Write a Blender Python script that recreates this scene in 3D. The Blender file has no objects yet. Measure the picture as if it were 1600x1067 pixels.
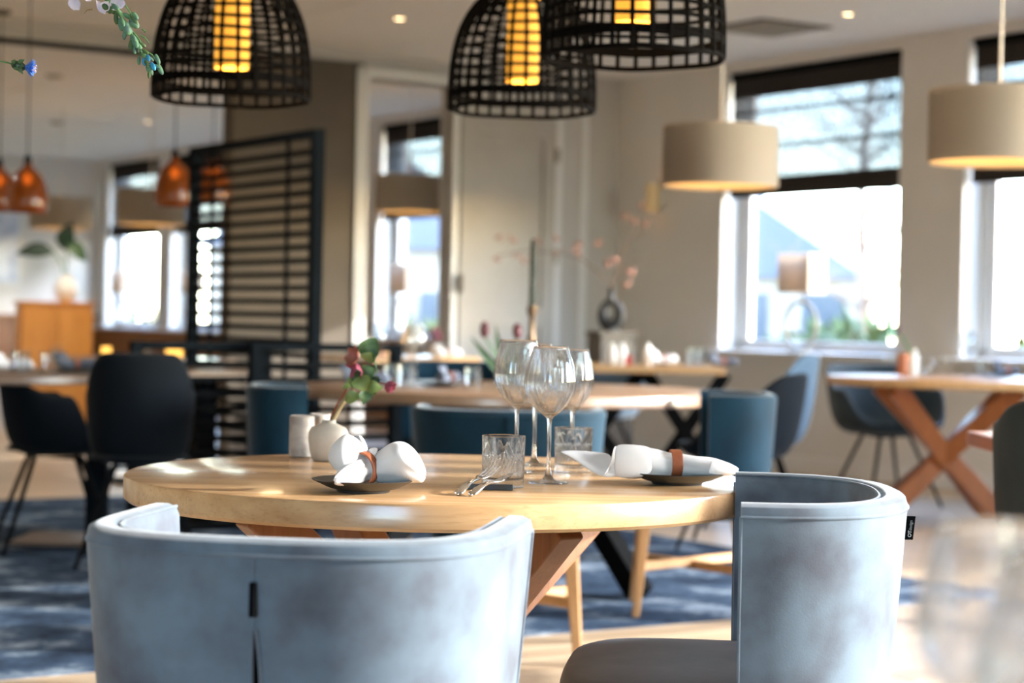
import bpy, bmesh, math, random
from mathutils import Vector, Matrix, noise
R = math.radians
PI = math.pi
S = bpy.context.scene
COL = S.collection
random.seed(7)

# ------------------------------------------------------------------ camera
F = 3111.0                       # focal length in pixels of a 1600 px wide frame (70 mm)
CAMZ = 1.054
ROLL = 0.02
PITCH = math.atan(35.0 / F)
_Fv = Vector((0, math.cos(PITCH), -math.sin(PITCH)))
_Uv = Vector((0, math.sin(PITCH), math.cos(PITCH)))
_Xv = Vector((1, 0, 0))
CR, SR = math.cos(ROLL), math.sin(ROLL)

def ray(px, py):
    dx, dy = px - 800.0, py - 533.5
    ax, ay = dx * CR + dy * SR, -dx * SR + dy * CR
    return _Xv * ax + _Fv * F - _Uv * ay

def at(px, py, Y):
    """world point seen at a pixel of the photograph, at depth Y in metres"""
    r = ray(px, py)
    return Vector((0, 0, CAMZ)) + r * (Y / r.y)

def atz(px, py, Z):
    r = ray(px, py)
    return Vector((0, 0, CAMZ)) + r * ((Z - CAMZ) / r.z)

cam = bpy.data.cameras.new('camera')
cam.lens = 70; cam.sensor_width = 36; cam.clip_start = 0.05; cam.clip_end = 300
cam.dof.use_dof = True; cam.dof.focus_distance = 3.34; cam.dof.aperture_fstop = 3.5
co = bpy.data.objects.new('camera', cam); COL.objects.link(co)
rx = _Xv * CR + _Uv * SR; ux = _Xv * (-SR) + _Uv * CR
m = Matrix((rx, ux, -_Fv)).transposed().to_4x4(); m.translation = (0, 0, CAMZ)
co.matrix_world = m
S.camera = co

# ------------------------------------------------------------------ world, sun, exposure
S.view_settings.view_transform = 'Standard'
S.view_settings.look = 'None'
S.view_settings.gamma = 1
S.view_settings.use_curve_mapping = False
S.view_settings.exposure = 0.32
SUN_EL = R(18)
w = bpy.data.worlds.new('world'); S.world = w; w.use_nodes = True
nt = w.node_tree
bg = nt.nodes['Background']
sky = nt.nodes.new('ShaderNodeTexSky'); sky.sky_type = 'NISHITA'
sky.sun_disc = False; sky.sun_elevation = R(24); sky.sun_rotation = R(92); sky.dust_density = 0.6; sky.air_density = 1.0; sky.ozone_density = 2.0
nt.links.new(sky.outputs[0], bg.inputs[0])
bg.inputs[1].default_value = 4.6
sl = bpy.data.lights.new('sun', 'SUN'); sl.energy = 10.5; sl.angle = R(0.6); sl.color = (1, .96, .90)
so = bpy.data.objects.new('sun', sl); COL.objects.link(so)
sd = Vector((math.cos(SUN_EL), -0.06 * math.cos(SUN_EL), math.sin(SUN_EL)))
so.rotation_euler = sd.to_track_quat('Z', 'Y').to_euler()
so.location = (20, 0, 12)
cy = S.cycles
cy.use_denoising = True
cy.max_bounces = 14; cy.diffuse_bounces = 5; cy.glossy_bounces = 5; cy.transmission_bounces = 12
cy.transparent_max_bounces = 24
cy.caustics_reflective = False; cy.caustics_refractive = False
cy.sample_clamp_indirect = 6
cy.blur_glossy = 0.5

# ------------------------------------------------------------------ room axes
U = Vector((-.5406, .8413, 0))       # along the outer window wall, away from the camera
V = Vector((.8413, .5406, 0))        # outward through the window wall
P0 = Vector((.825, 16.14, 0))        # inner corner of window wall and partition
CEIL = 3.0
ROT_W = math.atan2(-.8413, .5406)    # local x runs to the right along the window wall, local y outward
ROT_P = math.atan2(-.5406, -.8413)   # local x runs left along the partition, local y toward the dining room
def wp(t, off=0, z=0): return P0 - U * t + V * off + Vector((0, 0, z))
def pp(s, off=0, z=0): return P0 - V * s - U * off + Vector((0, 0, z))

# ------------------------------------------------------------------ helpers
class MB:
    def __init__(s): s.v = []; s.f = []
    def add(s, vs, fs, M=None):
        n = len(s.v)
        s.v += [tuple(M @ Vector(p)) if M else tuple(p) for p in vs]
        s.f += [tuple(i + n for i in f) for f in fs]
        return s
    def box(s, c, d, rz=0, M=None):
        x, y, z = d[0] / 2, d[1] / 2, d[2] / 2
        vs = [(a * x, b * y, e * z) for e in (-1, 1) for b in (-1, 1) for a in (-1, 1)]
        T = Matrix.Translation(c) @ Matrix.Rotation(rz, 4, 'Z')
        if M: T = M @ T
        return s.add(vs, [(0, 2, 3, 1), (4, 5, 7, 6), (0, 1, 5, 4), (2, 6, 7, 3), (0, 4, 6, 2), (1, 3, 7, 5)], T)
    def bb(s, x0, x1, y0, y1, z0, z1):
        return s.box(((x0 + x1) / 2, (y0 + y1) / 2, (z0 + z1) / 2), (x1 - x0, y1 - y0, z1 - z0))
    def bar(s, p, q, w, h, w2=None, h2=None, side=None):
        p, q = Vector(p), Vector(q); d = (q - p).normalized()
        sd_ = Vector(side) if side else Vector((0, 0, 1)).cross(d)
        if sd_.length < 1e-4: sd_ = Vector((1, 0, 0))
        sd_ = (sd_ - d * sd_.dot(d)).normalized(); up = d.cross(sd_)
        w2 = w if w2 is None else w2; h2 = h if h2 is None else h2
        vs = []
        for c, a, b in ((p, w / 2, h / 2), (q, w2 / 2, h2 / 2)):
            vs += [c - sd_ * a - up * b, c + sd_ * a - up * b, c + sd_ * a + up * b, c - sd_ * a + up * b]
        return s.add(vs, [(3, 2, 1, 0), (4, 5, 6, 7), (0, 1, 5, 4), (1, 2, 6, 5), (2, 3, 7, 6), (3, 0, 4, 7)])
    def tube(s, pts, r, n=8, closed=False, cap=True):
        pts = [Vector(p) for p in pts]; N = len(pts)
        rr = r if isinstance(r, (list, tuple)) else [r] * N
        vs, fs = [], []; prev = None
        for i, p in enumerate(pts):
            a = pts[(i - 1) % N] if (closed or i > 0) else p
            b = pts[(i + 1) % N] if (closed or i < N - 1) else p
            d = (b - a).normalized()
            if prev is None:
                prev = Vector((0, 0, 1)).cross(d)
                if prev.length < .05: prev = Vector((1, 0, 0)).cross(d)
            x = (prev - d * prev.dot(d)).normalized(); y = d.cross(x); prev = x
            for k in range(n):
                t = 2 * PI * k / n
                vs.append(p + (x * math.cos(t) + y * math.sin(t)) * rr[i])
        for i in range(N if closed else N - 1):
            j = (i + 1) % N
            for k in range(n):
                l = (k + 1) % n
                fs.append((i * n + k, i * n + l, j * n + l, j * n + k))
        if cap and not closed:
            fs.append(tuple(reversed(range(n)))); fs.append(tuple((N - 1) * n + k for k in range(n)))
        return s.add(vs, fs)
    def lathe(s, prof, n=32, c=(0, 0, 0), rf=None, M=None):
        vs, fs = [], []; K = len(prof)
        for k in range(n):
            t = 2 * PI * k / n
            for j, (r, z) in enumerate(prof):
                q = r * (rf(t, z, j) if rf else 1)
                vs.append((c[0] + q * math.cos(t), c[1] + q * math.sin(t), c[2] + z))
        for k in range(n):
            l = (k + 1) % n
            for j in range(K - 1):
                if prof[j][0] < 1e-6 and prof[j + 1][0] < 1e-6: continue
                fs.append((k * K + j, l * K + j, l * K + j + 1, k * K + j + 1))
        return s.add(vs, fs, M)
    def grid(s, rows, closed=False):
        n = len(s.v); K = len(rows[0])
        for r_ in rows: s.v += [tuple(p) for p in r_]
        for i in range(len(rows) - 1):
            for k in range(K if closed else K - 1):
                l = (k + 1) % K
                s.f.append((n + i * K + k, n + i * K + l, n + (i + 1) * K + l, n + (i + 1) * K + k))
        return s
    def sphere(s, c, r, n=12, k=8, M=None):
        rr = r if isinstance(r, (tuple, list)) else (r, r, r)
        pr = [(math.sin(PI * j / k), -math.cos(PI * j / k)) for j in range(k + 1)]
        T = Matrix.Translation(c) @ (M if M else Matrix.Identity(4)) @ Matrix.Diagonal((rr[0], rr[1], rr[2], 1))
        return s.lathe(pr, n, M=T)
    def prism(s, poly, z0, z1):
        n = len(poly)
        vs = [(x, y, z0) for x, y in poly] + [(x, y, z1) for x, y in poly]
        fs = [tuple(reversed(range(n))), tuple(range(n, 2 * n))]
        for i in range(n):
            j = (i + 1) % n; fs.append((i, j, j + n, i + n))
        return s.add(vs, fs)
    def build(s, name, mat, parent=None, smooth=40, bevel=0, sub=0, solid=0, merge=True, seg=2):
        me = bpy.data.meshes.new(name)
        me.from_pydata([tuple(p) for p in s.v], [], s.f); me.update()
        if merge:
            b = bmesh.new(); b.from_mesh(me)
            bmesh.ops.remove_doubles(b, verts=b.verts, dist=1e-5)
            bmesh.ops.recalc_face_normals(b, faces=b.faces)
            b.to_mesh(me); b.free()
        if smooth:
            me.shade_smooth(); me.set_sharp_from_angle(angle=R(smooth))
        o = bpy.data.objects.new(name, me); COL.objects.link(o)
        if mat: me.materials.append(mat)
        if parent: o.parent = parent
        if solid:
            d = o.modifiers.new('solid', 'SOLIDIFY'); d.thickness = solid; d.offset = 0
        if bevel:
            d = o.modifiers.new('bevel', 'BEVEL'); d.width = bevel; d.segments = seg; d.limit_method = 'ANGLE'
            d.harden_normals = False
        if sub:
            d = o.modifiers.new('sub', 'SUBSURF'); d.levels = sub; d.render_levels = sub
        return o

def tag(o, label, cat, group=None, kind=None):
    if label: o['label'] = label
    if cat: o['category'] = cat
    if group: o['group'] = group
    if kind: o['kind'] = kind
    return o
def thing(name, label, cat, loc=(0, 0, 0), rz=0, group=None):
    o = bpy.data.objects.new(name, None); COL.objects.link(o)
    o.empty_display_size = .05
    o.location = loc; o.rotation_euler = (0, 0, rz)
    return tag(o, label, cat, group)
def struct(o): o['kind'] = 'structure'; return o
KIDS = {}
def dup(root, loc, rz=None, label=None, group=None, scale=None):
    def cp(o, par):
        c = o.copy(); COL.objects.link(c)
        if par: c.parent = par
        for ch in o.children: cp(ch, c)
        return c
    c = cp(root, None)
    c.location = loc
    if rz is not None: c.rotation_euler = (0, 0, rz)
    if scale: c.scale = (scale,) * 3
    if label: c['label'] = label
    if group: c['group'] = group
    return c

# ------------------------------------------------------------------ materials
def srgb(r, g, b):
    f = lambda c: (c / 255 / 12.92) if c <= 10 else ((c / 255 + .055) / 1.055) ** 2.4
    return (f(r), f(g), f(b), 1)
def _new(name):
    m_ = bpy.data.materials.new(name); m_.use_nodes = True
    return m_, m_.node_tree, m_.node_tree.nodes['Principled BSDF']
def pm(name, c, rough=.6, metal=0, spec=.5, noise_=0, nscale=8, c2=None, bump=0, bscale=60, stretch=None, sheen=0,
       trans=0, emit=None, es=0, coat=0, alpha=1, rnd=0, detail=4, contrast=(.35, .65)):
    m_, t, b = _new(name)
    b.inputs['Base Color'].default_value = c
    b.inputs['Roughness'].default_value = rough
    b.inputs['Metallic'].default_value = metal
    b.inputs['Specular IOR Level'].default_value = spec
    if sheen:
        b.inputs['Sheen Weight'].default_value = sheen; b.inputs['Sheen Roughness'].default_value = .4
    if trans: b.inputs['Transmission Weight'].default_value = trans
    if coat: b.inputs['Coat Weight'].default_value = coat; b.inputs['Coat Roughness'].default_value = .15
    if emit: b.inputs['Emission Color'].default_value = emit; b.inputs['Emission Strength'].default_value = es
    if alpha < 1: b.inputs['Alpha'].default_value = alpha
    tc = t.nodes.new('ShaderNodeTexCoord'); mp = t.nodes.new('ShaderNodeMapping')
    t.links.new(tc.outputs['Object'], mp.inputs[0])
    if stretch: mp.inputs['Scale'].default_value = stretch
    if c2:
        n = t.nodes.new('ShaderNodeTexNoise'); n.inputs['Scale'].default_value = nscale; n.inputs['Detail'].default_value = detail
        t.links.new(mp.outputs[0], n.inputs['Vector'])
        mr = t.nodes.new('ShaderNodeMapRange'); mr.inputs[1].default_value, mr.inputs[2].default_value = contrast
        t.links.new(n.outputs[0], mr.inputs[0])
        mx = t.nodes.new('ShaderNodeMix'); mx.data_type = 'RGBA'
        mx.inputs[6].default_value = c; mx.inputs[7].default_value = c2
        t.links.new(mr.outputs[0], mx.inputs[0])
        out = mx.outputs[2]
        if rnd:
            oi = t.nodes.new('ShaderNodeObjectInfo'); hs = t.nodes.new('ShaderNodeHueSaturation')
            m2 = t.nodes.new('ShaderNodeMapRange'); m2.inputs[3].default_value = 1 - rnd; m2.inputs[4].default_value = 1 + rnd
            t.links.new(oi.outputs['Random'], m2.inputs[0]); t.links.new(m2.outputs[0], hs.inputs['Value'])
            t.links.new(out, hs.inputs['Color']); out = hs.outputs[0]
        t.links.new(out, b.inputs['Base Color'])
    if bump:
        n = t.nodes.new('ShaderNodeTexNoise'); n.inputs['Scale'].default_value = bscale; n.inputs['Detail'].default_value = 3
        t.links.new(mp.outputs[0], n.inputs['Vector'])
        bp = t.nodes.new('ShaderNodeBump'); bp.inputs['Strength'].default_value = bump; bp.inputs['Distance'].default_value = .01
        t.links.new(n.outputs[0], bp.inputs['Height']); t.links.new(bp.outputs[0], b.inputs['Normal'])
    return m_
def wood(name, c1, c2, c3, rough=.4, axis=0, scale=1.0, coat=0, rnd=0, spec=.5, rings=.3):
    m_, t, b = _new(name)
    tc = t.nodes.new('ShaderNodeTexCoord'); mp = t.nodes.new('ShaderNodeMapping')
    sc = [14 * scale] * 3; sc[axis] = .9 * scale
    mp.inputs['Scale'].default_value = sc
    t.links.new(tc.outputs['Object'], mp.inputs[0])
    n1 = t.nodes.new('ShaderNodeTexNoise'); n1.inputs['Scale'].default_value = 1.2; n1.inputs['Detail'].default_value = 5; n1.inputs['Distortion'].default_value = .35
    n2 = t.nodes.new('ShaderNodeTexNoise'); n2.inputs['Scale'].default_value = 9; n2.inputs['Detail'].default_value = 6; n2.inputs['Distortion'].default_value = .3
    t.links.new(mp.outputs[0], n1.inputs['Vector']); t.links.new(mp.outputs[0], n2.inputs['Vector'])
    r1 = t.nodes.new('ShaderNodeValToRGB')
    r1.color_ramp.elements[0].position = .3; r1.color_ramp.elements[0].color = c1
    r1.color_ramp.elements[1].position = .7; r1.color_ramp.elements[1].color = c2
    t.links.new(n1.outputs[0], r1.inputs[0])
    mr = t.nodes.new('ShaderNodeMapRange'); mr.inputs[1].default_value = .52; mr.inputs[2].default_value = .72; mr.inputs[4].default_value = rings * 1.6
    t.links.new(n2.outputs[0], mr.inputs[0])
    mx = t.nodes.new('ShaderNodeMix'); mx.data_type = 'RGBA'; mx.inputs[7].default_value = c3
    t.links.new(mr.outputs[0], mx.inputs[0]); t.links.new(r1.outputs[0], mx.inputs[6])
    out = mx.outputs[2]
    if rnd:
        oi = t.nodes.new('ShaderNodeObjectInfo'); hs = t.nodes.new('ShaderNodeHueSaturation')
        m2 = t.nodes.new('ShaderNodeMapRange'); m2.inputs[3].default_value = 1 - rnd; m2.inputs[4].default_value = 1 + rnd
        t.links.new(oi.outputs['Random'], m2.inputs[0]); t.links.new(m2.outputs[0], hs.inputs['Value'])
        t.links.new(out, hs.inputs['Color']); out = hs.outputs[0]
    t.links.new(out, b.inputs['Base Color'])
    b.inputs['Roughness'].default_value = rough; b.inputs['Specular IOR Level'].default_value = spec
    if coat: b.inputs['Coat Weight'].default_value = coat; b.inputs['Coat Roughness'].default_value = .12
    bp = t.nodes.new('ShaderNodeBump'); bp.inputs['Strength'].default_value = .12; bp.inputs['Distance'].default_value = .002
    t.links.new(n2.outputs[0], bp.inputs['Height']); t.links.new(bp.outputs[0], b.inputs['Normal'])
    return m_
def sheer(name, c, clear, trl=.5, dark=None):
    """woven fabric: part open weave, part translucent, part diffuse"""
    m_, t, b = _new(name); t.nodes.remove(b); o = t.nodes['Material Output']
    tr = t.nodes.new('ShaderNodeBsdfTransparent'); d = t.nodes.new('ShaderNodeBsdfDiffuse'); tl = t.nodes.new('ShaderNodeBsdfTranslucent')
    d.inputs[0].default_value = c; tl.inputs[0].default_value = c
    m1 = t.nodes.new('ShaderNodeMixShader'); m1.inputs[0].default_value = trl
    t.links.new(d.outputs[0], m1.inputs[1]); t.links.new(tl.outputs[0], m1.inputs[2])
    m2 = t.nodes.new('ShaderNodeMixShader'); m2.inputs[0].default_value = clear
    t.links.new(m1.outputs[0], m2.inputs[1]); t.links.new(tr.outputs[0], m2.inputs[2])
    if clear > 0:
        n = t.nodes.new('ShaderNodeTexNoise'); n.inputs['Scale'].default_value = 30; n.inputs['Detail'].default_value = 3
        tc = t.nodes.new('ShaderNodeTexCoord'); t.links.new(tc.outputs['Object'], n.inputs['Vector'])
        mr = t.nodes.new('ShaderNodeMapRange'); mr.inputs[3].default_value = clear - .1; mr.inputs[4].default_value = clear + .1
        t.links.new(n.outputs[0], mr.inputs[0]); t.links.new(mr.outputs[0], m2.inputs[0])
    t.links.new(m2.outputs[0], o.inputs[0])
    return m_
def thin_glass(name, tint=(1, 1, 1, 1), refl=.06, edge=.5, edge_tint=None):
    """thin clear glass: straight-through transmission plus a mirror share that grows at grazing angles"""
    m_, t, b = _new(name); t.nodes.remove(b); o = t.nodes['Material Output']
    tr = t.nodes.new('ShaderNodeBsdfTransparent'); gl = t.nodes.new('ShaderNodeBsdfGlossy'); gl.inputs['Roughness'].default_value = .0
    lw = t.nodes.new('ShaderNodeLayerWeight'); lw.inputs[0].default_value = .3
    tr.inputs[0].default_value = tint
    if edge_tint:
        mc = t.nodes.new('ShaderNodeMix'); mc.data_type = 'RGBA'; mc.inputs[6].default_value = tint; mc.inputs[7].default_value = edge_tint
        pw = t.nodes.new('ShaderNodeMath'); pw.operation = 'POWER'; pw.inputs[1].default_value = 2.5
        t.links.new(lw.outputs['Facing'], pw.inputs[0]); t.links.new(pw.outputs[0], mc.inputs[0]); t.links.new(mc.outputs[2], tr.inputs[0])
    mr = t.nodes.new('ShaderNodeMapRange'); mr.inputs[3].default_value = refl; mr.inputs[4].default_value = edge
    pw2 = t.nodes.new('ShaderNodeMath'); pw2.operation = 'POWER'; pw2.inputs[1].default_value = 3
    t.links.new(lw.outputs['Facing'], pw2.inputs[0]); t.links.new(pw2.outputs[0], mr.inputs[0])
    mx = t.nodes.new('ShaderNodeMixShader'); t.links.new(mr.outputs[0], mx.inputs[0])
    t.links.new(tr.outputs[0], mx.inputs[1]); t.links.new(gl.outputs[0], mx.inputs[2]); t.links.new(mx.outputs[0], o.inputs[0])
    return m_
def solid_glass(name, share=.75, rough=0):
    m_, t, b = _new(name); t.nodes.remove(b); o = t.nodes['Material Output']
    g = t.nodes.new('ShaderNodeBsdfGlass'); g.inputs['IOR'].default_value = 1.5; g.inputs['Roughness'].default_value = rough
    g.inputs['Color'].default_value = (.98, .99, 1, 1)
    tr = t.nodes.new('ShaderNodeBsdfTransparent')
    mx = t.nodes.new('ShaderNodeMixShader'); mx.inputs[0].default_value = 1 - share
    t.links.new(g.outputs[0], mx.inputs[1]); t.links.new(tr.outputs[0], mx.inputs[2]); t.links.new(mx.outputs[0], o.inputs[0])
    return m_
def emis(name, c, s):
    m_, t, b = _new(name); t.nodes.remove(b); o = t.nodes['Material Output']
    e = t.nodes.new('ShaderNodeEmission'); e.inputs[0].default_value = c; e.inputs[1].default_value = s
    t.links.new(e.outputs[0], o.inputs[0]); return m_

M = {}
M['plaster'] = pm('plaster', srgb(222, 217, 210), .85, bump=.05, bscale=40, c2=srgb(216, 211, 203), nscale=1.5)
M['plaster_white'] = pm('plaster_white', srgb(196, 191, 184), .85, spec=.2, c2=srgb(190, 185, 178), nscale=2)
M['taupe'] = pm('taupe', srgb(98, 89, 79), .85, spec=.2, c2=srgb(90, 82, 73), nscale=2)
M['ceiling'] = pm('ceiling_board', srgb(234, 230, 223), .9, c2=srgb(228, 224, 217), nscale=40)
M['ceil_gap'] = pm('ceiling_grid', srgb(168, 162, 150), .8)
M['white_paint'] = pm('white_paint', srgb(226, 224, 220), .4, c2=srgb(220, 217, 212), nscale=3)
M['door_paint'] = pm('door_paint', srgb(178, 171, 162), .8, spec=.2, c2=srgb(172, 165, 156), nscale=3)
M['floor_base'] = pm('floor_base', srgb(120, 96, 70), .6)
M['oak_floor'] = wood('oak_floor', srgb(172, 148, 120), srgb(200, 178, 150), srgb(130, 106, 80), .38, 0, .5, rnd=.12)
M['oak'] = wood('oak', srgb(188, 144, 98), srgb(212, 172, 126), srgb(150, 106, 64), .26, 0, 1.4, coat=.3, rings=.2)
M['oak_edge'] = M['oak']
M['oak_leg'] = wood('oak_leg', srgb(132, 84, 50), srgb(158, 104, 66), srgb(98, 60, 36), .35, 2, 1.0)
M['oak_light'] = wood('oak_light', srgb(176, 132, 84), srgb(196, 150, 100), srgb(140, 98, 58), .45, 2, 1.2)
M['oak_red'] = wood('oak_red', srgb(150, 84, 40), srgb(172, 100, 52), srgb(110, 58, 28), .35, 2, 1.0)
M['oak_brown'] = wood('oak_brown', srgb(132, 104, 82), srgb(158, 126, 100), srgb(92, 68, 50), .3, 0, .8, coat=.3)
M['oak_dark'] = wood('oak_dark', srgb(84, 66, 54), srgb(104, 84, 70), srgb(60, 46, 38), .4, 0, .8)
M['wainscot'] = wood('wainscot', srgb(128, 80, 40), srgb(152, 98, 54), srgb(92, 54, 26), .4, 2, .6)
M['cabinet'] = wood('cabinet', srgb(196, 128, 54), srgb(216, 148, 70), srgb(160, 96, 36), .4, 2, .6)
M['black'] = pm('black_metal', srgb(11, 12, 13), .75, spec=.06, c2=srgb(14, 15, 16), nscale=10)
M['steel_blue'] = pm('blue_black_metal', srgb(14, 20, 25), .75, spec=.06, c2=srgb(10, 15, 19), nscale=10)
M['rattan'] = pm('black_rattan', srgb(12, 10, 10), .8, spec=.05, c2=srgb(7, 6, 6), nscale=60, bump=.4, bscale=90)
M['amber'] = pm('amber_shade', srgb(240, 170, 60), .7, emit=srgb(255, 176, 62), es=.85)
M['velvet'] = pm('grey_nubuck', srgb(108, 122, 134), .85, c2=srgb(84, 88, 97), nscale=9, sheen=.25, bump=.06, bscale=400, detail=8, spec=.2, contrast=(.38, .64))
M['velvet_dark'] = pm('grey_nubuck_seat', srgb(104, 100, 102), .85, c2=srgb(84, 80, 84), nscale=7, sheen=.3, bump=.06, bscale=400, detail=8, spec=.2)
M['teal'] = pm('petrol_velvet', srgb(3, 42, 58), .8, c2=srgb(2, 32, 46), nscale=8, sheen=.15, detail=6, spec=.2)
M['navy'] = pm('navy_fabric', srgb(7, 14, 22), .9, c2=srgb(5, 11, 17), nscale=8, sheen=.04, spec=.2)
M['greyshell'] = pm('grey_blue_fabric', srgb(40, 54, 62), .75, c2=srgb(32, 45, 53), nscale=8, sheen=.15, spec=.25)
M['paleblue'] = pm('pale_blue_fabric', srgb(92, 112, 130), .75, c2=srgb(80, 100, 118), nscale=8, sheen=.2, spec=.25)
M['charcoal'] = pm('charcoal_shell', srgb(44, 52, 54), .7, c2=srgb(36, 44, 46), nscale=8, spec=.3)
M['linen'] = pm('white_linen', srgb(232, 229, 228), .85, c2=srgb(224, 221, 221), nscale=12, bump=.0, sheen=.15, spec=.2)
M['napkin_grey'] = pm('grey_linen', srgb(92, 98, 112), .85, c2=srgb(74, 80, 94), nscale=14)
M['leather'] = pm('tan_leather', srgb(156, 88, 56), .5, c2=srgb(132, 70, 42), nscale=40, bump=.1, bscale=200)
M['plate'] = pm('anthracite_stoneware', srgb(52, 50, 48), .38, c2=srgb(42, 41, 40), nscale=20, bump=.05, bscale=80)
M['slate'] = pm('black_slate', srgb(34, 34, 36), .5)
M['chrome'] = pm('chrome', (.82, .80, .78, 1), .09, metal=1)
M['marble'] = pm('pale_marble', srgb(172, 162, 154), .5, c2=srgb(92, 84, 80), nscale=24, detail=8, contrast=(.42, .72))
M['ceramic'] = pm('cream_ceramic', srgb(190, 181, 169), .6, c2=srgb(170, 160, 147), nscale=14, bump=.05, bscale=50)
M['white_ceramic'] = pm('white_ceramic', srgb(235, 232, 226), .3)
M['leaf'] = pm('leaf', srgb(78, 104, 62), .5, c2=srgb(52, 82, 54), nscale=60, spec=.4)
M['leaf_light'] = pm('leaf_light', srgb(128, 146, 82), .5, c2=srgb(100, 124, 66), nscale=60)
M['leaf_dark'] = pm('leaf_dark', srgb(34, 62, 40), .45, c2=srgb(24, 48, 32), nscale=30)
M['petal_pink'] = pm('petal_pink', srgb(176, 84, 110), .6, c2=srgb(140, 66, 84), nscale=90)
M['petal_rust'] = pm('petal_rust', srgb(168, 90, 84), .6, c2=srgb(128, 82, 60), nscale=70)
M['stem_red'] = pm('stem_red', srgb(132, 66, 40), .6)
M['stem_pale'] = pm('stem_pale', srgb(170, 150, 110), .6, c2=srgb(120, 100, 70), nscale=40)
M['stem_green'] = pm('stem_green', srgb(92, 134, 84), .6)
M['lilac'] = pm('lilac_petal', srgb(206, 200, 226), .6, c2=srgb(228, 214, 226), nscale=40)
M['bud'] = pm('bud_green', srgb(96, 142, 104), .7, c2=srgb(80, 112, 112), nscale=100)
M['bud_blue'] = pm('bud_blue', srgb(60, 150, 200), .6)
M['corn_blue'] = pm('cornflower_blue', srgb(30, 84, 190), .6, c2=srgb(90, 150, 230), nscale=200)
M['tulip'] = pm('dark_tulip', srgb(70, 24, 40), .5, c2=srgb(100, 36, 40), nscale=40)
M['blind'] = sheer('blind_weave', srgb(84, 86, 88), .22, .5)
M['blind_dark'] = sheer('blind_folds', srgb(58, 54, 52), .0, .06)
M['pane'] = thin_glass('window_glass', (.97, .985, 1, 1), .04, .4)
M['drum'] = sheer('drum_linen', srgb(190, 178, 162), .0, .35)
M['drum_in'] = pm('drum_lining', srgb(230, 200, 150), .8)
M['orange_glass'] = pm('orange_glass', srgb(150, 78, 24), .15, trans=.5, spec=.3, emit=srgb(150, 66, 14), es=.04)
M['bulb'] = emis('warm_bulb', srgb(255, 206, 130), 9)
M['downlight'] = emis('downlight', srgb(255, 214, 160), 9)
M['candle_glow'] = emis('tealight_glow', srgb(255, 190, 90), 2.2)
M['lampshade'] = sheer('sill_lampshade', srgb(186, 168, 150), .0, .22)
M['brass'] = pm('pale_metal', srgb(150, 142, 128), .35, metal=.8)
M['glass'] = solid_glass('crystal_glass', .85)
M['bowl'] = thin_glass('wine_bowl', (.985, .99, .99, 1), .05, .85, (.45, .48, .5, 1))
M['tumbler_far'] = thin_glass('tumbler_far', (.93, .95, .96, 1), .10, .9, (.5, .53, .56, 1))
M['print_white'] = pm('print_white', srgb(225, 225, 225), .6)
M['print_grey'] = pm('print_grey', srgb(150, 155, 158), .6)
M['label_black'] = pm('label_black', srgb(12, 13, 15), .9, spec=.05)
M['copper'] = pm('copper', srgb(190, 120, 90), .35, metal=.6)
M['red'] = pm('red_card', srgb(190, 60, 50), .6)
M['hole'] = pm('dark_gap', srgb(14, 11, 12), .95, spec=.03)
M['dark_wood_box'] = pm('dark_pedestal', srgb(98, 90, 78), .7, c2=srgb(72, 66, 58), nscale=12)
M['vase_black'] = pm('black_ceramic', srgb(26, 24, 24), .5, bump=.2, bscale=30)
M['twig'] = pm('dry_twig', srgb(120, 96, 80), .8)
M['blossom'] = pm('dry_blossom', srgb(196, 150, 130), .8, c2=srgb(160, 110, 96), nscale=50)
M['candle_green'] = pm('dark_green_candle', srgb(66, 74, 66), .35, c2=srgb(48, 56, 50), nscale=20)
M['bronze'] = pm('bronze', srgb(104, 84, 64), .4, metal=.7)
M['art'] = pm('art_print', srgb(176, 184, 204), .6, c2=srgb(232, 234, 240), nscale=5)
M['brick_pale'] = pm('pale_render', srgb(150, 138, 126), .9, c2=srgb(138, 124, 110), nscale=1)
M['roof'] = pm('grey_roof', srgb(84, 86, 96), .8)
M['grass'] = pm('grass', srgb(98, 100, 66), .9, c2=srgb(120, 110, 84), nscale=1.2)
M['bush'] = pm('bush_leaves', srgb(62, 78, 30), .8, c2=srgb(90, 96, 44), nscale=3)
M['house_win'] = pm('house_window', srgb(52, 60, 72), .2)
def rug_mat():
    m_, t, b = _new('rug_mottled')
    tc = t.nodes.new('ShaderNodeTexCoord')
    n = t.nodes.new('ShaderNodeTexNoise'); n.inputs['Scale'].default_value = 3.2; n.inputs['Detail'].default_value = 9; n.inputs['Roughness'].default_value = .72
    t.links.new(tc.outputs['Object'], n.inputs['Vector'])
    r = t.nodes.new('ShaderNodeValToRGB'); e = r.color_ramp.elements
    e[0].position = .38; e[0].color = srgb(26, 38, 56); e[1].position = .68; e[1].color = srgb(150, 164, 178)
    q = e.new(.52); q.color = srgb(54, 72, 94)
    t.links.new(n.outputs[0], r.inputs[0]); t.links.new(r.outputs[0], b.inputs['Base Color'])
    b.inputs['Roughness'].default_value = .95; b.inputs['Specular IOR Level'].default_value = .1
    return m_
M['rug'] = rug_mat()

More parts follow.
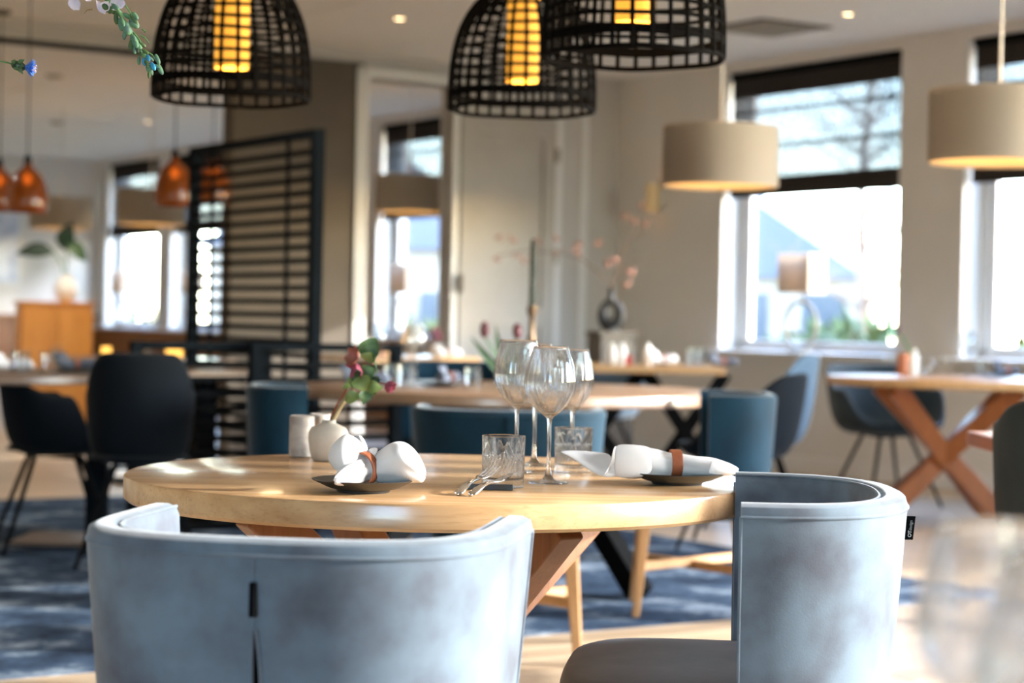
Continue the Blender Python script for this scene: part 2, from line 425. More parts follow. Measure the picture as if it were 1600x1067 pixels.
# ------------------------------------------------------------------ room shell
SILL, HEAD = .86, 2.93
WIN = [(1.37, 3.25), (3.85, 5.73), (6.33, 8.2), (-4.0, -2.1), (-6.5, -4.6), (-9.1, -7.3), (-11.2, -9.52)]
E1 = wp(8.65)                      # end of the outer wall, then the side wall runs straight at x = E1.x
FAR = wp(-11.55)
EX, SY, WX = E1.x, -3.0, -9.0
farw = pp(0) * 0
k_far = (FAR.x - WX) / V.x
FW = FAR - V * k_far
outline = [(EX, SY), (EX, E1.y), (P0.x, P0.y), (FAR.x, FAR.y), (FW.x, FW.y), (WX, SY)]
def grown(pts, g):
    c = Vector((sum(p[0] for p in pts) / len(pts), sum(p[1] for p in pts) / len(pts)))
    return [tuple(Vector(p) + (Vector(p) - c).normalized() * g) for p in pts]
struct(MB().prism(grown(outline, .35), -.12, -.012).build('floor', M['floor_base'], smooth=0))
floor = bpy.data.objects['floor']
ceil = struct(MB().prism(grown(outline, .35), CEIL + .02, CEIL + .2).build('ceiling', M['ceil_gap'], smooth=0))
# ceiling boards
tile = MB().box((0, 0, 0), (1.188, 1.188, .02)).build('ceiling_panel', M['ceiling'], ceil, smooth=0, bevel=.004, seg=1)
def inside(p, poly, mrg=0):
    c = False; n = len(poly)
    for i in range(n):
        a, b_ = poly[i], poly[(i + 1) % n]
        if (a[1] > p[1]) != (b_[1] > p[1]) and p[0] < (b_[0] - a[0]) * (p[1] - a[1]) / (b_[1] - a[1]) + a[0]: c = not c
    return c
first = True
for i in range(-13, 20):
    for j in range(-12, 1):
        c = P0 + U * (i * 1.2 - .6) + V * (j * 1.2 - .6)
        if not inside((c.x, c.y), outline): continue
        if c.y < 2.5 or abs(c.x) > c.y * .34 + 1.6: continue
        o = tile if first else tile.copy()
        if not first: COL.objects.link(o)
        first = False
        o.location = (c.x, c.y, CEIL + .008); o.rotation_euler = (0, 0, ROT_W)
# plain board over the part no camera position sees, so the room is closed and bright
plain = MB()
plain.prism([(EX, SY), (EX, 2.2), (WX, 2.2), (WX, SY)], CEIL, CEIL + .018)
plain.build('ceiling_panel', M['ceiling'], ceil, smooth=0)
plain = MB()
plain.prism([(2.9, 2.25), (EX, 2.25), (EX, E1.y), (4.4, 10.3)], CEIL - .004, CEIL - .001)
plain.build('ceiling_panel', M['ceiling'], ceil, smooth=0)
# floor planks running along the room
pl = MB().box((0, 0, 0), (2.385, .196, .012)).build('plank', M['oak_floor'], floor, smooth=0, bevel=.002, seg=1)
first = True; cnt = 0
for j in range(-14, 78):
    for i in range(-8, 8):
        c = P0 - V * (i * 2.39 + (j % 3) * .8) - U * (j * .2 - .1)
        if not inside((c.x, c.y), outline): continue
        if c.y < 5.0 or c.y > 15.5 or abs(c.x) > c.y * .29 + .7: continue
        # under the rug nothing is seen
        o = pl if first else pl.copy()
        if not first: COL.objects.link(o)
        first = False; cnt += 1
        o.location = (c.x, c.y, -.006); o.rotation_euler = (0, 0, ROT_P)
far_floor = MB()
far_floor.prism(outline, -.011, -.0095)
far_floor.build('floor_boards', M['oak_floor'], floor, smooth=0)

# outer window wall
def open_wall(name, L0, L1, wins, z0, z1, H, th, mat, loc, rz):
    b = MB(); xs = [L0]
    for a, e in sorted(wins):
        b.bb(xs[-1], a, 0, th, 0, H); b.bb(a, e, 0, th, 0, z0)
        if z1 < H: b.bb(a, e, 0, th, z1, H)
        xs.append(e)
    b.bb(xs[-1], L1, 0, th, 0, H)
    o = b.build(name, mat, smooth=0); o.location = loc; o.rotation_euler = (0, 0, rz)
    return struct(o)
open_wall('wall_right', -11.55, 8.65, WIN, SILL, HEAD, CEIL + .02, .32, M['plaster'], P0, ROT_W)
# side wall right of the camera, with tall windows
EW = [(.4 + 1.75 * k, .4 + 1.75 * k + 1.55) for k in range(4)]
open_wall('wall_side', -3.2, 11.86, [(a - 0, e) for a, e in EW], SILL, 2.9, CEIL + .02, .25, M['plaster'], (EX, 8.86, 0), -PI / 2)
def solid_wall(name, a, b_, th, mat, H=CEIL + .02):
    a, b_ = Vector((a[0], a[1], 0)), Vector((b_[0], b_[1], 0)); d = b_ - a
    o = MB().bb(0, d.length, 0, th, 0, H).build(name, mat, smooth=0)
    o.location = a; o.rotation_euler = (0, 0, math.atan2(d.y, d.x)); return struct(o)
SW = [(6.6, 8.4)]  # unseen window added behind the camera for cool fill on the chairs
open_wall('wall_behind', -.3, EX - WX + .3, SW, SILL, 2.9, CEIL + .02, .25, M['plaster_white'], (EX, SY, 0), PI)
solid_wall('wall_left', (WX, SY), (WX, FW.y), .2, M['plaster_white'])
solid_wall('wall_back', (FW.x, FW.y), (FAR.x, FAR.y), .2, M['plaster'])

# partition with two wide openings; the left part of it is painted taupe
HZ = 2.87
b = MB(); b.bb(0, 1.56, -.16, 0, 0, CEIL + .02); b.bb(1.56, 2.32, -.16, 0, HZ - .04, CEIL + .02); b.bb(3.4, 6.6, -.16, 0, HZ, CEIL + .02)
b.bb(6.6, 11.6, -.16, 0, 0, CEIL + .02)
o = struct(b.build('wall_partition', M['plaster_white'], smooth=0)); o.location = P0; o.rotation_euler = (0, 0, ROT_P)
o = struct(MB().bb(2.34, 3.4, -.16, 0.004, 0, CEIL + .02).build('wall_pier', M['taupe'], smooth=0)); o.location = P0; o.rotation_euler = (0, 0, ROT_P)
def onp(o): o.location = P0; o.rotation_euler = (0, 0, ROT_P); return struct(o)
# casing of the doorway and crown moulding
b = MB(); b.bb(1.515, 1.56, -.18, .03, 0, HZ + .04); b.bb(2.31, 2.40, -.18, .03, 0, HZ + .04); b.bb(1.515, 2.40, -.18, .03, HZ - .04, HZ + .04)
b.bb(2.33, 2.355, .03, .045, 0, HZ + .04)
onp(b.build('trim_1', M['white_paint'], smooth=0, bevel=.006))
b = MB(); b.bb(3.4, 6.6, -.18, .02, HZ - .012, HZ + .004)
onp(b.build('trim_2', M['black'], smooth=0))
b = MB(); b.bb(0, 6.6, 0, .05, CEIL - .06, CEIL); b.bb(0, 6.6, .05, .09, CEIL - .03, CEIL)
onp(b.build('trim_3', M['plaster_white'], smooth=0, bevel=.01))
b = MB(); b.bb(0, 1.53, 0, .015, 0, .12)
onp(b.build('baseboard_partition', M['white_paint'], smooth=0, bevel=.003))
o = struct(MB().bb(-11.5, 8.65, -.015, 0, 0, .12).build('baseboard_right', M['white_paint'], smooth=0, bevel=.003)); o.location = P0; o.rotation_euler = (0, 0, ROT_W)
# panelled door leaf against the partition
d1 = bpy.data.objects.new('door_1', None); COL.objects.link(d1); onp(d1)
b = MB()
s0, s1 = .62, 1.50; T = .04
for x0, x1, z0, z1 in ((s0, s0 + .12, .02, 2.62), (s1 - .12, s1, .02, 2.62), (s0 + .12, s1 - .12, .02, .22), (s0 + .12, s1 - .12, 1.0, 1.14), (s0 + .12, s1 - .12, 2.48, 2.62)):
    b.bb(x0, x1, .005, .005 + T, z0, z1)
b.build('door_frame', M['door_paint'], d1, smooth=0, bevel=.005)
for z0, z1 in ((.22, 1.0), (1.14, 2.48)):
    MB().bb(s0 + .12, s1 - .12, .005, .022, z0, z1).build('panel', M['door_paint'], d1, smooth=0)
for z in (.5, 1.5, 2.3):
    MB().bb(s0 - .02, s0 + .02, .02, .06, z, z + .11).build('hinge', M['brass'], d1, smooth=0, bevel=.003)
for z in (1.25,):
    MB().bb(s1 - .015, s1 + .015, .045, .07, z, z + .14).build('door_handle', M['taupe'], d1, smooth=0, bevel=.003)
b = MB(); b.bb(.56, .62, 0, .035, 0, 2.7); b.bb(.3, .36, 0, .02, 0, 2.9)
onp(b.build('trim_4', M['white_paint'], smooth=0, bevel=.004))
# wainscot of the back room
b = []
for k in range(24):
    x0 = -11.5 + k * .33
    q = MB().bb(x0 + .005, x0 + .322, -.03, 0, .05, SILL - .02).build('wainscot_panel', M['wainscot'], smooth=0, bevel=.004, seg=1)
    b.append(q)
par = bpy.data.objects.new('trim_5', None); COL.objects.link(par); struct(par); par.location = P0; par.rotation_euler = (0, 0, ROT_W)
for q in b: q.parent = par; q.name = 'panel'
par = bpy.data.objects.new('trim_6', None); COL.objects.link(par); struct(par); par.location = FAR; par.rotation_euler = (0, 0, ROT_P)
for k in range(13):
    MB().bb(.01 + k * .33, .322 + k * .33, 0, .03, .05, .95).build('panel', M['wainscot'], par, smooth=0, bevel=.004, seg=1)
MB().bb(0, 4.2, 0, .12, .95, .99).build('ledge', M['wainscot'], par, smooth=0, bevel=.004, seg=1)

# windows with frames, panes, sill boards and roman blinds
for n, (a, e) in enumerate(WIN):
    wroot = bpy.data.objects.new('window_%d' % (n + 1), None); COL.objects.link(wroot); struct(wroot)
    wroot.location = P0; wroot.rotation_euler = (0, 0, ROT_W)
    y0, y1 = .16, .23
    b = MB(); b.bb(a, a + .075, y0, y1, SILL, HEAD); b.bb(e - .075, e, y0, y1, SILL, HEAD)
    b.bb(a, e, y0, y1, SILL, SILL + .075); b.bb(a, e, y0, y1, HEAD - .075, HEAD)
    b.build('window_frame', M['white_paint'], wroot, smooth=0, bevel=.004)
    b = MB(); b.bb(a + .075, a + .125, y0 + .015, y1 - .01, SILL + .075, HEAD - .075)
    b.bb(e - .125, e - .075, y0 + .015, y1 - .01, SILL + .075, HEAD - .075)
    b.build('sash', M['white_paint'], wroot, smooth=0, bevel=.004)
    MB().bb(a + .075, e - .075, .193, .197, SILL + .06, HEAD - .06).build('pane', M['pane'], wroot, smooth=0)
    MB().bb(a - .05, e + .05, -.16, .16, SILL - .035, SILL).build('window_sill', M['white_paint'], wroot, smooth=0, bevel=.006)
    if n in (0, 1, 3, 4, 5, 6):
        names = {0: 'dark grey roman blind half lowered behind the drum lamp', 1: 'dark grey roman blind at the right edge of the photo',
                 3: 'grey roman blind seen through the doorway', 4: 'grey roman blind behind the taupe pier',
                 5: 'grey roman blind seen behind the black slatted screen', 6: 'grey roman blind in the farthest window at left'}
        bl = thing('roman_blind', names[n], 'blind', wp((a + e) / 2, .06, 0), ROT_W, 'roman blinds in the windows')
        L = (e - a) / 2 - .03; zb = 1.99
        MB().bb(-L, L, -.03, .03, HEAD - .055, HEAD - .005).build('headrail', M['black'], bl, smooth=0, bevel=.004)
        MB().bb(-L, L, -.001, .001, zb + .1, HEAD - .05).build('fabric', M['blind'], bl, smooth=0)
        MB().bb(-L, L, -.008, -.003, HEAD - .20, HEAD - .05).build('valance', M['blind_dark'], bl, smooth=0)
        for z in (2.62, 2.36):
            MB().bb(-L, L, -.006, .006, z - .012, z + .012).build('fold_rod', M['blind'], bl, smooth=0)
        for k in range(3):
            MB().bb(-L, L, -.022 + k * .012, -.018 + k * .012, zb + .012 * k, zb + .13 + .01 * k).build('fold', M['blind_dark'], bl, smooth=0)
    pa = bpy.data.lights.new('portal', 'AREA'); pa.shape = 'RECTANGLE'; pa.size = e - a; pa.size_y = HEAD - SILL
    pa.cycles.is_portal = True
    po = bpy.data.objects.new('portal', pa); COL.objects.link(po); po.location = wp((a + e) / 2, .3, (SILL + HEAD) / 2)
    po.rotation_euler = (-V).to_track_quat('-Z', 'Y').to_euler()
wroot = bpy.data.objects.new('window_8', None); COL.objects.link(wroot); struct(wroot)
for k, (a, e) in enumerate(EW):
    ya, ye = 8.86 - a, 8.86 - e
    b = MB(); b.bb(EX + .1, EX + .16, ye, ye + .06, SILL, 2.9); b.bb(EX + .1, EX + .16, ya - .06, ya, SILL, 2.9)
    b.bb(EX + .1, EX + .16, ye, ya, SILL, SILL + .06); b.bb(EX + .1, EX + .16, ye, ya, 2.84, 2.9)
    b.build('window_frame', M['white_paint'], wroot, smooth=0)
    if k == 2:  # unseen bars added so their shadows stripe the tabletop
        for ym in (3.60, 3.86, 4.12, 4.38):
            MB().bb(EX + .1, EX + .16, ym - .05, ym + .05, SILL, 2.9).build('shadow_bar', M['white_paint'], wroot, smooth=0)
    MB().bb(EX + .128, EX + .132, ye + .05, ya - .05, SILL + .05, 2.85).build('pane', M['pane'], wroot, smooth=0)
    pa = bpy.data.lights.new('portal', 'AREA'); pa.shape = 'RECTANGLE'; pa.size = 2.04; pa.size_y = e - a
    pa.cycles.is_portal = True
    po = bpy.data.objects.new('portal', pa); COL.objects.link(po); po.location = (EX + .24, (ya + ye) / 2, 1.88)
    po.rotation_euler = (0, PI / 2, 0)

wroot = bpy.data.objects.new('window_9', None); COL.objects.link(wroot); struct(wroot)
for k, (a, e) in enumerate(SW):
    xa, xe = EX - a, EX - e
    b = MB(); b.bb(xe, xe + .06, SY - .16, SY - .1, SILL, 2.9); b.bb(xa - .06, xa, SY - .16, SY - .1, SILL, 2.9)
    b.bb(xe, xa, SY - .16, SY - .1, SILL, SILL + .06); b.bb(xe, xa, SY - .16, SY - .1, 2.84, 2.9)
    b.build('window_frame', M['white_paint'], wroot, smooth=0)
    MB().bb(xe + .05, xa - .05, SY - .132, SY - .128, SILL + .05, 2.85).build('pane', M['pane'], wroot, smooth=0)
    pa = bpy.data.lights.new('portal', 'AREA'); pa.shape = 'RECTANGLE'; pa.size = xa - xe; pa.size_y = 2.04
    pa.cycles.is_portal = True
    po = bpy.data.objects.new('portal', pa); COL.objects.link(po); po.location = ((xa + xe) / 2, SY - .24, 1.88)
    po.rotation_euler = Vector((0, 1, 0)).to_track_quat('-Z', 'Z').to_euler()

# rug
A = Vector((2.0, 7.85, 0))
rg = MB().box((0, 0, 0), (7.5, 5.2, .004)).build('rug', M['rug'], smooth=0, bevel=.001)
c = A - V * 3.75 + U * 2.6
rg.location = (c.x, c.y, .002); rg.rotation_euler = (0, 0, math.atan2(V.y, V.x))
tag(rg, 'mottled dark blue and grey carpet under the middle round table', 'rug')

# ceiling fixtures
dl = None
for px, py, lab in ((624, 29, 'small glowing ceiling spot above the doorway'), (1325, 22, 'small glowing ceiling spot above the half-lowered blind'),
                    (985, 76, 'small glowing ceiling spot behind the right basket lamp'), (60, 72, 'glowing ceiling spot at far left under the header'),
                    (231, 190, 'glowing ceiling spot left of the slatted screen')):
    p = atz(px, py, CEIL - .002)
    if dl is None:
        dl = thing('downlight', lab, 'ceiling light', p, 0, 'recessed ceiling spots')
        MB().lathe([(.032, -.004), (.045, -.006), (.05, 0), (.03, 0), (.032, -.004)], 20).build('ring', M['white_paint'], dl)
        MB().lathe([(0, -.002), (.032, -.002)], 20).build('lens', M['downlight'], dl)
    else: dup(dl, p, 0, lab)
for x_, y_ in ((-2.6, 5), (2.6, 5.2), (-3.4, 9), (3.6, 9.3), (-4.5, 12), (-6.0, 16.5), (.9, 11.2), (-4.6, 15.5), (2.2, 9.2), (-1.2, 8.8)):  # unseen ceiling spots added as fill to brighten the room
    sp_l = bpy.data.lights.new('fill_spot', 'SPOT'); sp_l.energy = 46 if y_ < 8 else 78; sp_l.color = (1, .90, .78); sp_l.spot_size = R(125); sp_l.spot_blend = .6; sp_l.shadow_soft_size = .05
    so_ = bpy.data.objects.new('fill_spot', sp_l); COL.objects.link(so_); so_.location = (x_, y_, CEIL - .03)
    f_ = MB().lathe([(0, -.004), (.032, -.004), (.045, -.006), (.05, 0), (0, 0)], 20).build('fill_fitting', M['white_paint'], ceil)
    f_.location = (x_, y_, CEIL - .003)
p = atz(1200, 42, CEIL)
vn = thing('ceiling_vent', 'square ceiling air grille right of the basket lamps', 'vent', p, ROT_W)
MB().bb(-.3, .3, -.3, .3, -.012, -.004).build('grille_frame', M['taupe'], vn, smooth=0, bevel=.004)
for k in range(7):
    MB().bb(-.26, .26, -.25 + k * .078, -.21 + k * .078, -.02, -.012).build('slat', M['ceil_gap'], vn, smooth=0)
for px, py, lab in ((85, 117, 'round ceiling speaker beside the left header'), (90, 190, 'round smoke detector on the back room ceiling')):
    p = atz(px, py, CEIL)
    q = MB().lathe([(0, -.03), (.05, -.028), (.075, -.01), (.08, 0)], 24).build('ceiling_disc', M['ceil_gap'])
    q.location = p; tag(q, lab, 'detector')

# ------------------------------------------------------------------ outside
gr = MB().bb(-60, 60, -40, 90, -.35, -.25).build('ground', M['grass'], smooth=0); struct(gr)
def house(label, c, w_, d_, h, rz):
    r = thing('house', label, 'house', c, rz)
    MB().bb(-w_ / 2, w_ / 2, -d_ / 2, d_ / 2, 0, h).build('wall', M['brick_pale'], r, smooth=0)
    b = MB(); x = w_ / 2 + .3; y = d_ / 2 + .3; t = h + w_ * .35
    b.add([(-x, -y, h - .1), (x, -y, h - .1), (0, -y, t), (-x, y, h - .1), (x, y, h - .1), (0, y, t)],
          [(0, 1, 2), (5, 4, 3), (0, 2, 5, 3), (1, 4, 5, 2), (0, 3, 4, 1)])
    b.build('roof', M['roof'], r, smooth=0)
    for k in range(int(w_ // 2)):
        for z in (.9, 3.5):
            if z + 1.3 < h:
                MB().bb(-w_ / 2 + .6 + k * 2, -w_ / 2 + 1.7 + k * 2, -d_ / 2 - .05, -d_ / 2 + .05, z, z + 1.2).build('window', M['house_win'], r, smooth=0)
    return r
house('pale gabled house outside the half-blinded window', (6.0, 56, -.25), 8, 8, 2.6, R(-15))
house('pale house outside beyond the right-edge window', (17.5, 46, -.25), 7, 8, 4.6, R(-20))
house('distant pale house seen through the doorway window', (-4.5, 66, -.25), 10, 8, 3.5, R(0))
house('far pale house outside the left windows', (-19, 66, -.25), 12, 8, 3.4, R(5))
house('tall pale house outside to the right, beyond the photo frame', (14.5, 22.2, -.25), 8, 10.5, 8.0, 0)  # added out of view to block the sun from the back room
def bush(label, c, r_, n, seed, mat=None):
    rng = random.Random(seed); b = MB()
    for k in range(n):
        th, ph = rng.uniform(0, 2 * PI), math.acos(rng.uniform(-.1, 1))
        rr = r_ * rng.uniform(.55, 1)
        q = Vector((math.cos(th) * math.sin(ph), math.sin(th) * math.sin(ph), math.cos(ph) * .9)) * rr + Vector((0, 0, r_ * .3))
        d = Vector((rng.uniform(-1, 1), rng.uniform(-1, 1), rng.uniform(-.3, 1))).normalized() * r_ * .16
        s_ = d.cross(Vector((0, 0, 1))).normalized() * r_ * .05
        b.add([q - d, q + s_, q + d, q - s_], [(0, 1, 2, 3)])
    r = thing('shrub', label, 'shrub', c)
    f = b.build('foliage', mat or M['bush'], r, smooth=0, merge=False); f['kind'] = 'stuff'
    MB().tube([(0, 0, -.05), (0, 0, r_ * .5)], r_ * .06, 6).build('stem', M['twig'], r)
    return r
p = at(1260, 545, 18.5); bush('low olive green shrub outside under the ring lamp', (p.x, p.y, -.25), .95, 700, 1)
p = at(1362, 520, 21.5); bush('yellow green shrub outside at the window right side', (p.x, p.y, -.25), 1.15, 800, 2)
p = at(1310, 500, 24); bush('sunlit shrub outside further back in the same window', (p.x, p.y, -.25), 1.2, 700, 3)
p = at(1580, 520, 17); bush('shrub outside the right-edge window', (p.x, p.y, -.25), 1.0, 600, 4)
p = at(225, 500, 34); bush('pale shrub outside the farthest left window', (p.x, p.y, -.25), 1.3, 500, 5)
p = at(655, 500, 30); bush('shrub outside the doorway window', (p.x, p.y, -.25), 1.1, 500, 6)
p = at(1345, 380, 30)
tr = thing('bare_tree', 'bare winter tree outside at the right of the blinded window', 'tree', (p.x, p.y, -.25))
b = MB(); b.tube([(0, 0, 0), (.05, 0, 1.6), (0, .05, 3.4), (.1, 0, 5.2)], [.12, .1, .07, .03], 7); b.build('trunk', M['twig'], tr)
b = MB(); rng = random.Random(4)
for k in range(46):
    z = rng.uniform(1.4, 4.8); a = rng.uniform(0, 2 * PI); l = rng.uniform(.6, 1.6) * (1.2 - z / 7)
    e_ = Vector((math.cos(a) * l, math.sin(a) * l, z + l * .7))
    b.tube([(0.04, 0, z), Vector((math.cos(a) * l * .5, math.sin(a) * l * .5, z + l * .3)), e_], [.025, .015, .006], 5)
    for s_ in range(3):
        m_ = Vector((0.04, 0, z)).lerp(e_, rng.uniform(.4, .9)); b.tube([m_, m_ + Vector((rng.uniform(-.4, .4), rng.uniform(-.4, .4), rng.uniform(.1, .5)))], [.01, .004], 4)
b.build('branches', M['twig'], tr)['kind'] = 'stuff'

# ------------------------------------------------------------------ pendant lamps
def spot(p, e, r_=.04, c=(1, .72, .4), typ='POINT'):
    l = bpy.data.lights.new('lamp_light', typ); l.energy = e; l.color = c; l.shadow_soft_size = r_
    o = bpy.data.objects.new('lamp_light', l); COL.objects.link(o); o.location = p; return o
BR, BH = .229, .40
def br(h): return BR * max(0.0, 1 - (h / (BH + .004)) ** 2.9) ** .5 * (1 - .04 * math.cos(PI * min(1, h / .2)) * 0)
def basket(label, p):
    r = thing('basket_pendant', label, 'pendant lamp', p, random.random(), 'black woven basket pendants')
    hs = [0, .038, .05, .085, .118, .152, .186, .22, .254, .288, .32, .348, .372, .39]
    for k, h in enumerate(hs):
        q = br(h); wob = [Vector((q * math.cos(t), q * math.sin(t), h + .0015 * math.sin(5 * t + k))) for t in [2 * PI * i / 48 for i in range(48)]]
        MB().tube(wob, .0072 if k in (0, 1, 2) else .0058, 6, closed=True).build('ring', M['rattan'], r)
    prof = [(br(h), h) for h in [BH * math.sin(PI / 2 * i / 18) for i in range(19)]]
    pts = [Vector((max(q, .03) + .004, 0, h)) for q, h in prof if q > .028]
    r0 = MB().tube(pts, .0060, 6).build('rib', M['rattan'], r)
    r0.rotation_euler = (0, 0, 0)
    for k in range(1, 30):
        c = r0.copy(); COL.objects.link(c); c.parent = r; c.rotation_euler = (0, 0, 2 * PI * k / 30)
    MB().lathe([(0, BH), (.04, BH), (.04, BH + .03), (0, BH + .035)], 16).build('cap', M['black'], r)
    MB().lathe([(.049, .090), (.051, .092), (.051, BH - .005), (.049, BH - .003), (.046, BH - .004), (.046, .092), (.049, .090)], 32).build('inner_shade', M['amber'], r)
    MB().sphere((0, 0, .24), (.028, .028, .045)).build('bulb', M['bulb'], r)
    MB().tube([(0, 0, BH + .03), (0, 0, CEIL - p.z)], .004, 6).build('cord', M['black'], r)
    MB().lathe([(0, CEIL - p.z - .03), (.05, CEIL - p.z - .03), (.055, CEIL - p.z), (0, CEIL - p.z)], 20).build('canopy', M['black'], r)
    spot(p + Vector((0, 0, .07)), 2.5)
q = at(361, 153, 5.95); basket('black woven basket pendant at left, in front of the slatted screen', Vector((q.x, q.y, 1.695)))
q = at(815, 172, 6.35); basket('middle black basket pendant with its amber shade seen whole', Vector((q.x, q.y, 1.72)))
q = at(990, 100, 5.15); basket('right and nearest black basket pendant, cut by the top edge', Vector((q.x, q.y, 1.735)))

drums = None
def drum(label, p, rr=.3, h=.32, e=5):
    global drums
    if drums is None:
        r = thing('drum_pendant', label, 'pendant lamp', p, 0, 'linen drum pendants')
        MB().lathe([(1, 0), (1, h), (.985, h), (.985, 0), (1, 0)], 64).build('shade', M['drum'], r, smooth=30)
        MB().lathe([(.975, .012), (.975, h - .012)], 64).build('lining', M['drum_in'], r)
        b = MB()
        for k in range(3):
            a = 2 * PI * k / 3; b.tube([(0, 0, h - .02), (.97 * math.cos(a), .97 * math.sin(a), h - .02)], .004, 6)
        for k in range(3):
            a = 2 * PI * k / 3 + .3; b.tube([(0, 0, .03), (.97 * math.cos(a), .97 * math.sin(a), .03)], .004, 6)
        b.build('spider', M['white_paint'], r)
        MB().tube([(0, 0, .03), (0, 0, CEIL - p.z)], .006, 6).build('rod', M['white_paint'], r)
        MB().sphere((0, 0, .15), (.12, .12, .05)).build('bulb', M['bulb'], r)
        for c in r.children: c.scale = (rr, rr, 1) if c.name.split('.')[0] in ('shade', 'lining', 'spider', 'bulb') else (1, 1, 1)
        drums = r
    else: r = dup(drums, p, 0, label)
    spot(p + Vector((0, 0, .1)), e, .06)
    return r
p = at(1125, 292, 10.0); drum('linen drum pendant in front of the half-lowered blind', Vector((p.x, p.y, p.z)), .29, .30)
p = at(1560, 255, 8.3); drum('linen drum pendant cut by the right edge', Vector((p.x, p.y, p.z)))
p = at(640, 332, 16.4); drum('linen drum pendant seen through the doorway', p, .42, e=4)
p = at(95, 358, 19.0); drum('linen drum pendant near the far wall at left', p, e=4)
p = at(235, 352, 17.0); drum('linen drum pendant beside the far left window', p, e=4)

bell = None
def bellp(label, px, py, Y):
    global bell
    p = at(px, py, Y)
    if bell is None:
        bell = thing('bell_pendant', label, 'pendant lamp', p, 0, 'orange glass bell pendants')
        h = .30; pr = [(.116, 0), (.120, .01), (.122, .06), (.119, .12), (.109, .17), (.09, .213), (.06, .248), (.032, .272), (.02, .30)]
        MB().lathe(pr + [(a - .004, z_) for a, z_ in reversed(pr)] + [pr[0]], 32).build('shade', M['orange_glass'], bell)
        MB().lathe([(0, .345), (.012, .345), (.022, .33), (.022, .29), (0, .285)], 16).build('cap', M['black'], bell)
        MB().sphere((0, 0, .20), (.026, .026, .034)).build('bulb', M['bulb'], bell)
        MB().tube([(0, 0, .34), (0, 0, CEIL - p.z)], .004, 6).build('cord', M['black'], bell)
        MB().lathe([(0, CEIL - p.z - .025), (.055, CEIL - p.z - .025), (.06, CEIL - p.z), (0, CEIL - p.z)], 20).build('canopy', M['taupe'], bell)
    else:
        r = dup(bell, p, 0, label)
        for c in r.children:
            if c.name.startswith('c') and ('cord' in c.name or 'canopy' in c.name):
                dz = (CEIL - p.z) - (CEIL - bell.location.z)
                if 'canopy' in c.name: c.location.z += dz
                else: c.scale.z = (CEIL - p.z) / (CEIL - bell.location.z); c.location.z = .0
bellp('orange glass bell pendant above the back cabinet', 42, 332, 12.0)
bellp('orange glass bell pendant cut by the left edge', -2, 330, 13.0)
bellp('orange glass bell pendant just left of the slatted screen', 272, 322, 12.2)
bellp('orange glass bell pendant seen through the screen slats', 332, 318, 13.4)

cab_s = bpy.data.lights.new('fill_spot', 'SPOT'); cab_s.energy = 160; cab_s.color = (1, .88, .72); cab_s.spot_size = R(28); cab_s.spot_blend = .3; cab_s.shadow_soft_size = .04  # spot and fitting added in place of sunlight on the cabinet
cab_o = bpy.data.objects.new('fill_spot', cab_s); COL.objects.link(cab_o); cab_o.location = (-2.9, 15.6, 2.96)
cab_o.rotation_euler = (Vector((-2.9, 15.6, 2.96)) - Vector((-3.9, 17.0, .9))).to_track_quat('Z', 'Y').to_euler()
f_ = MB().lathe([(0, -.004), (.032, -.004), (.045, -.006), (.05, 0), (0, 0)], 20).build('fill_fitting', M['white_paint'], ceil)
f_.location = (-2.9, 15.6, CEIL - .003)
# wall sconce
q = wp(.6, 0, 0); zc = at(1028, 310, q.y).z
sc_ = thing('wall_sconce', 'small white wall sconce glowing beside the first window', 'wall lamp', (q.x, q.y, zc), ROT_W)
MB().bb(-.05, .05, -.03, 0, -.05, .05).build('back_plate', M['white_paint'], sc_, smooth=0, bevel=.004)
MB().lathe([(.055, -.11), (.055, .11), (.05, .11), (.05, -.11), (.055, -.11)], 24, (0, -.09, 0)).build('shade', M['drum_in'], sc_)
MB().sphere((0, -.09, 0), .025).build('bulb', M['bulb'], sc_)
spot(Vector((q.x, q.y, zc)) - V * .09 + Vector((0, 0, .0)), 2, .02)

# ring lamps on the window sills
rl = None
for t_, lab in ((2.28, 'ring-based table lamp with square shade on the sill behind the drum lamp'), (-3.45, 'table lamp on the sill seen through the doorway'),
               (-10.65, 'ring-based table lamp on the sill of the farthest left window'), (-8.45, 'table lamp on the sill behind the slatted screen')):
    p = wp(t_, .0, SILL)
    if rl is None:
        rl = thing('sill_lamp', lab, 'table lamp', p, ROT_W, 'ring-based lamps on the window sills')
        MB().lathe([(0, 0), (.09, 0), (.09, .015), (0, .018)], 24).build('base', M['brass'], rl)
        MB().tube([(.17 * math.cos(2 * PI * k / 40), 0, .19 + .17 * math.sin(2 * PI * k / 40)) for k in range(40)], .015, 8, closed=True).build('ring', M['brass'], rl)
        MB().tube([(0, 0, .36), (0, 0, .46)], .006, 8).build('stem', M['brass'], rl)
        b = MB(); z0, z1, a, th = .42, .70, .17, .08
        b.grid([[(-a, -th, z0), (a, -th, z0), (a, th, z0), (-a, th, z0)], [(-a, -th, z1), (a, -th, z1), (a, th, z1), (-a, th, z1)]], closed=True)
        b.build('shade', M['lampshade'], rl, smooth=0)
        MB().sphere((0, 0, .52), .028).build('bulb', M['bulb'], rl)
    else: dup(rl, p, ROT_W, lab)
    spot(p + Vector((0, 0, .52)), 2.5, .03)

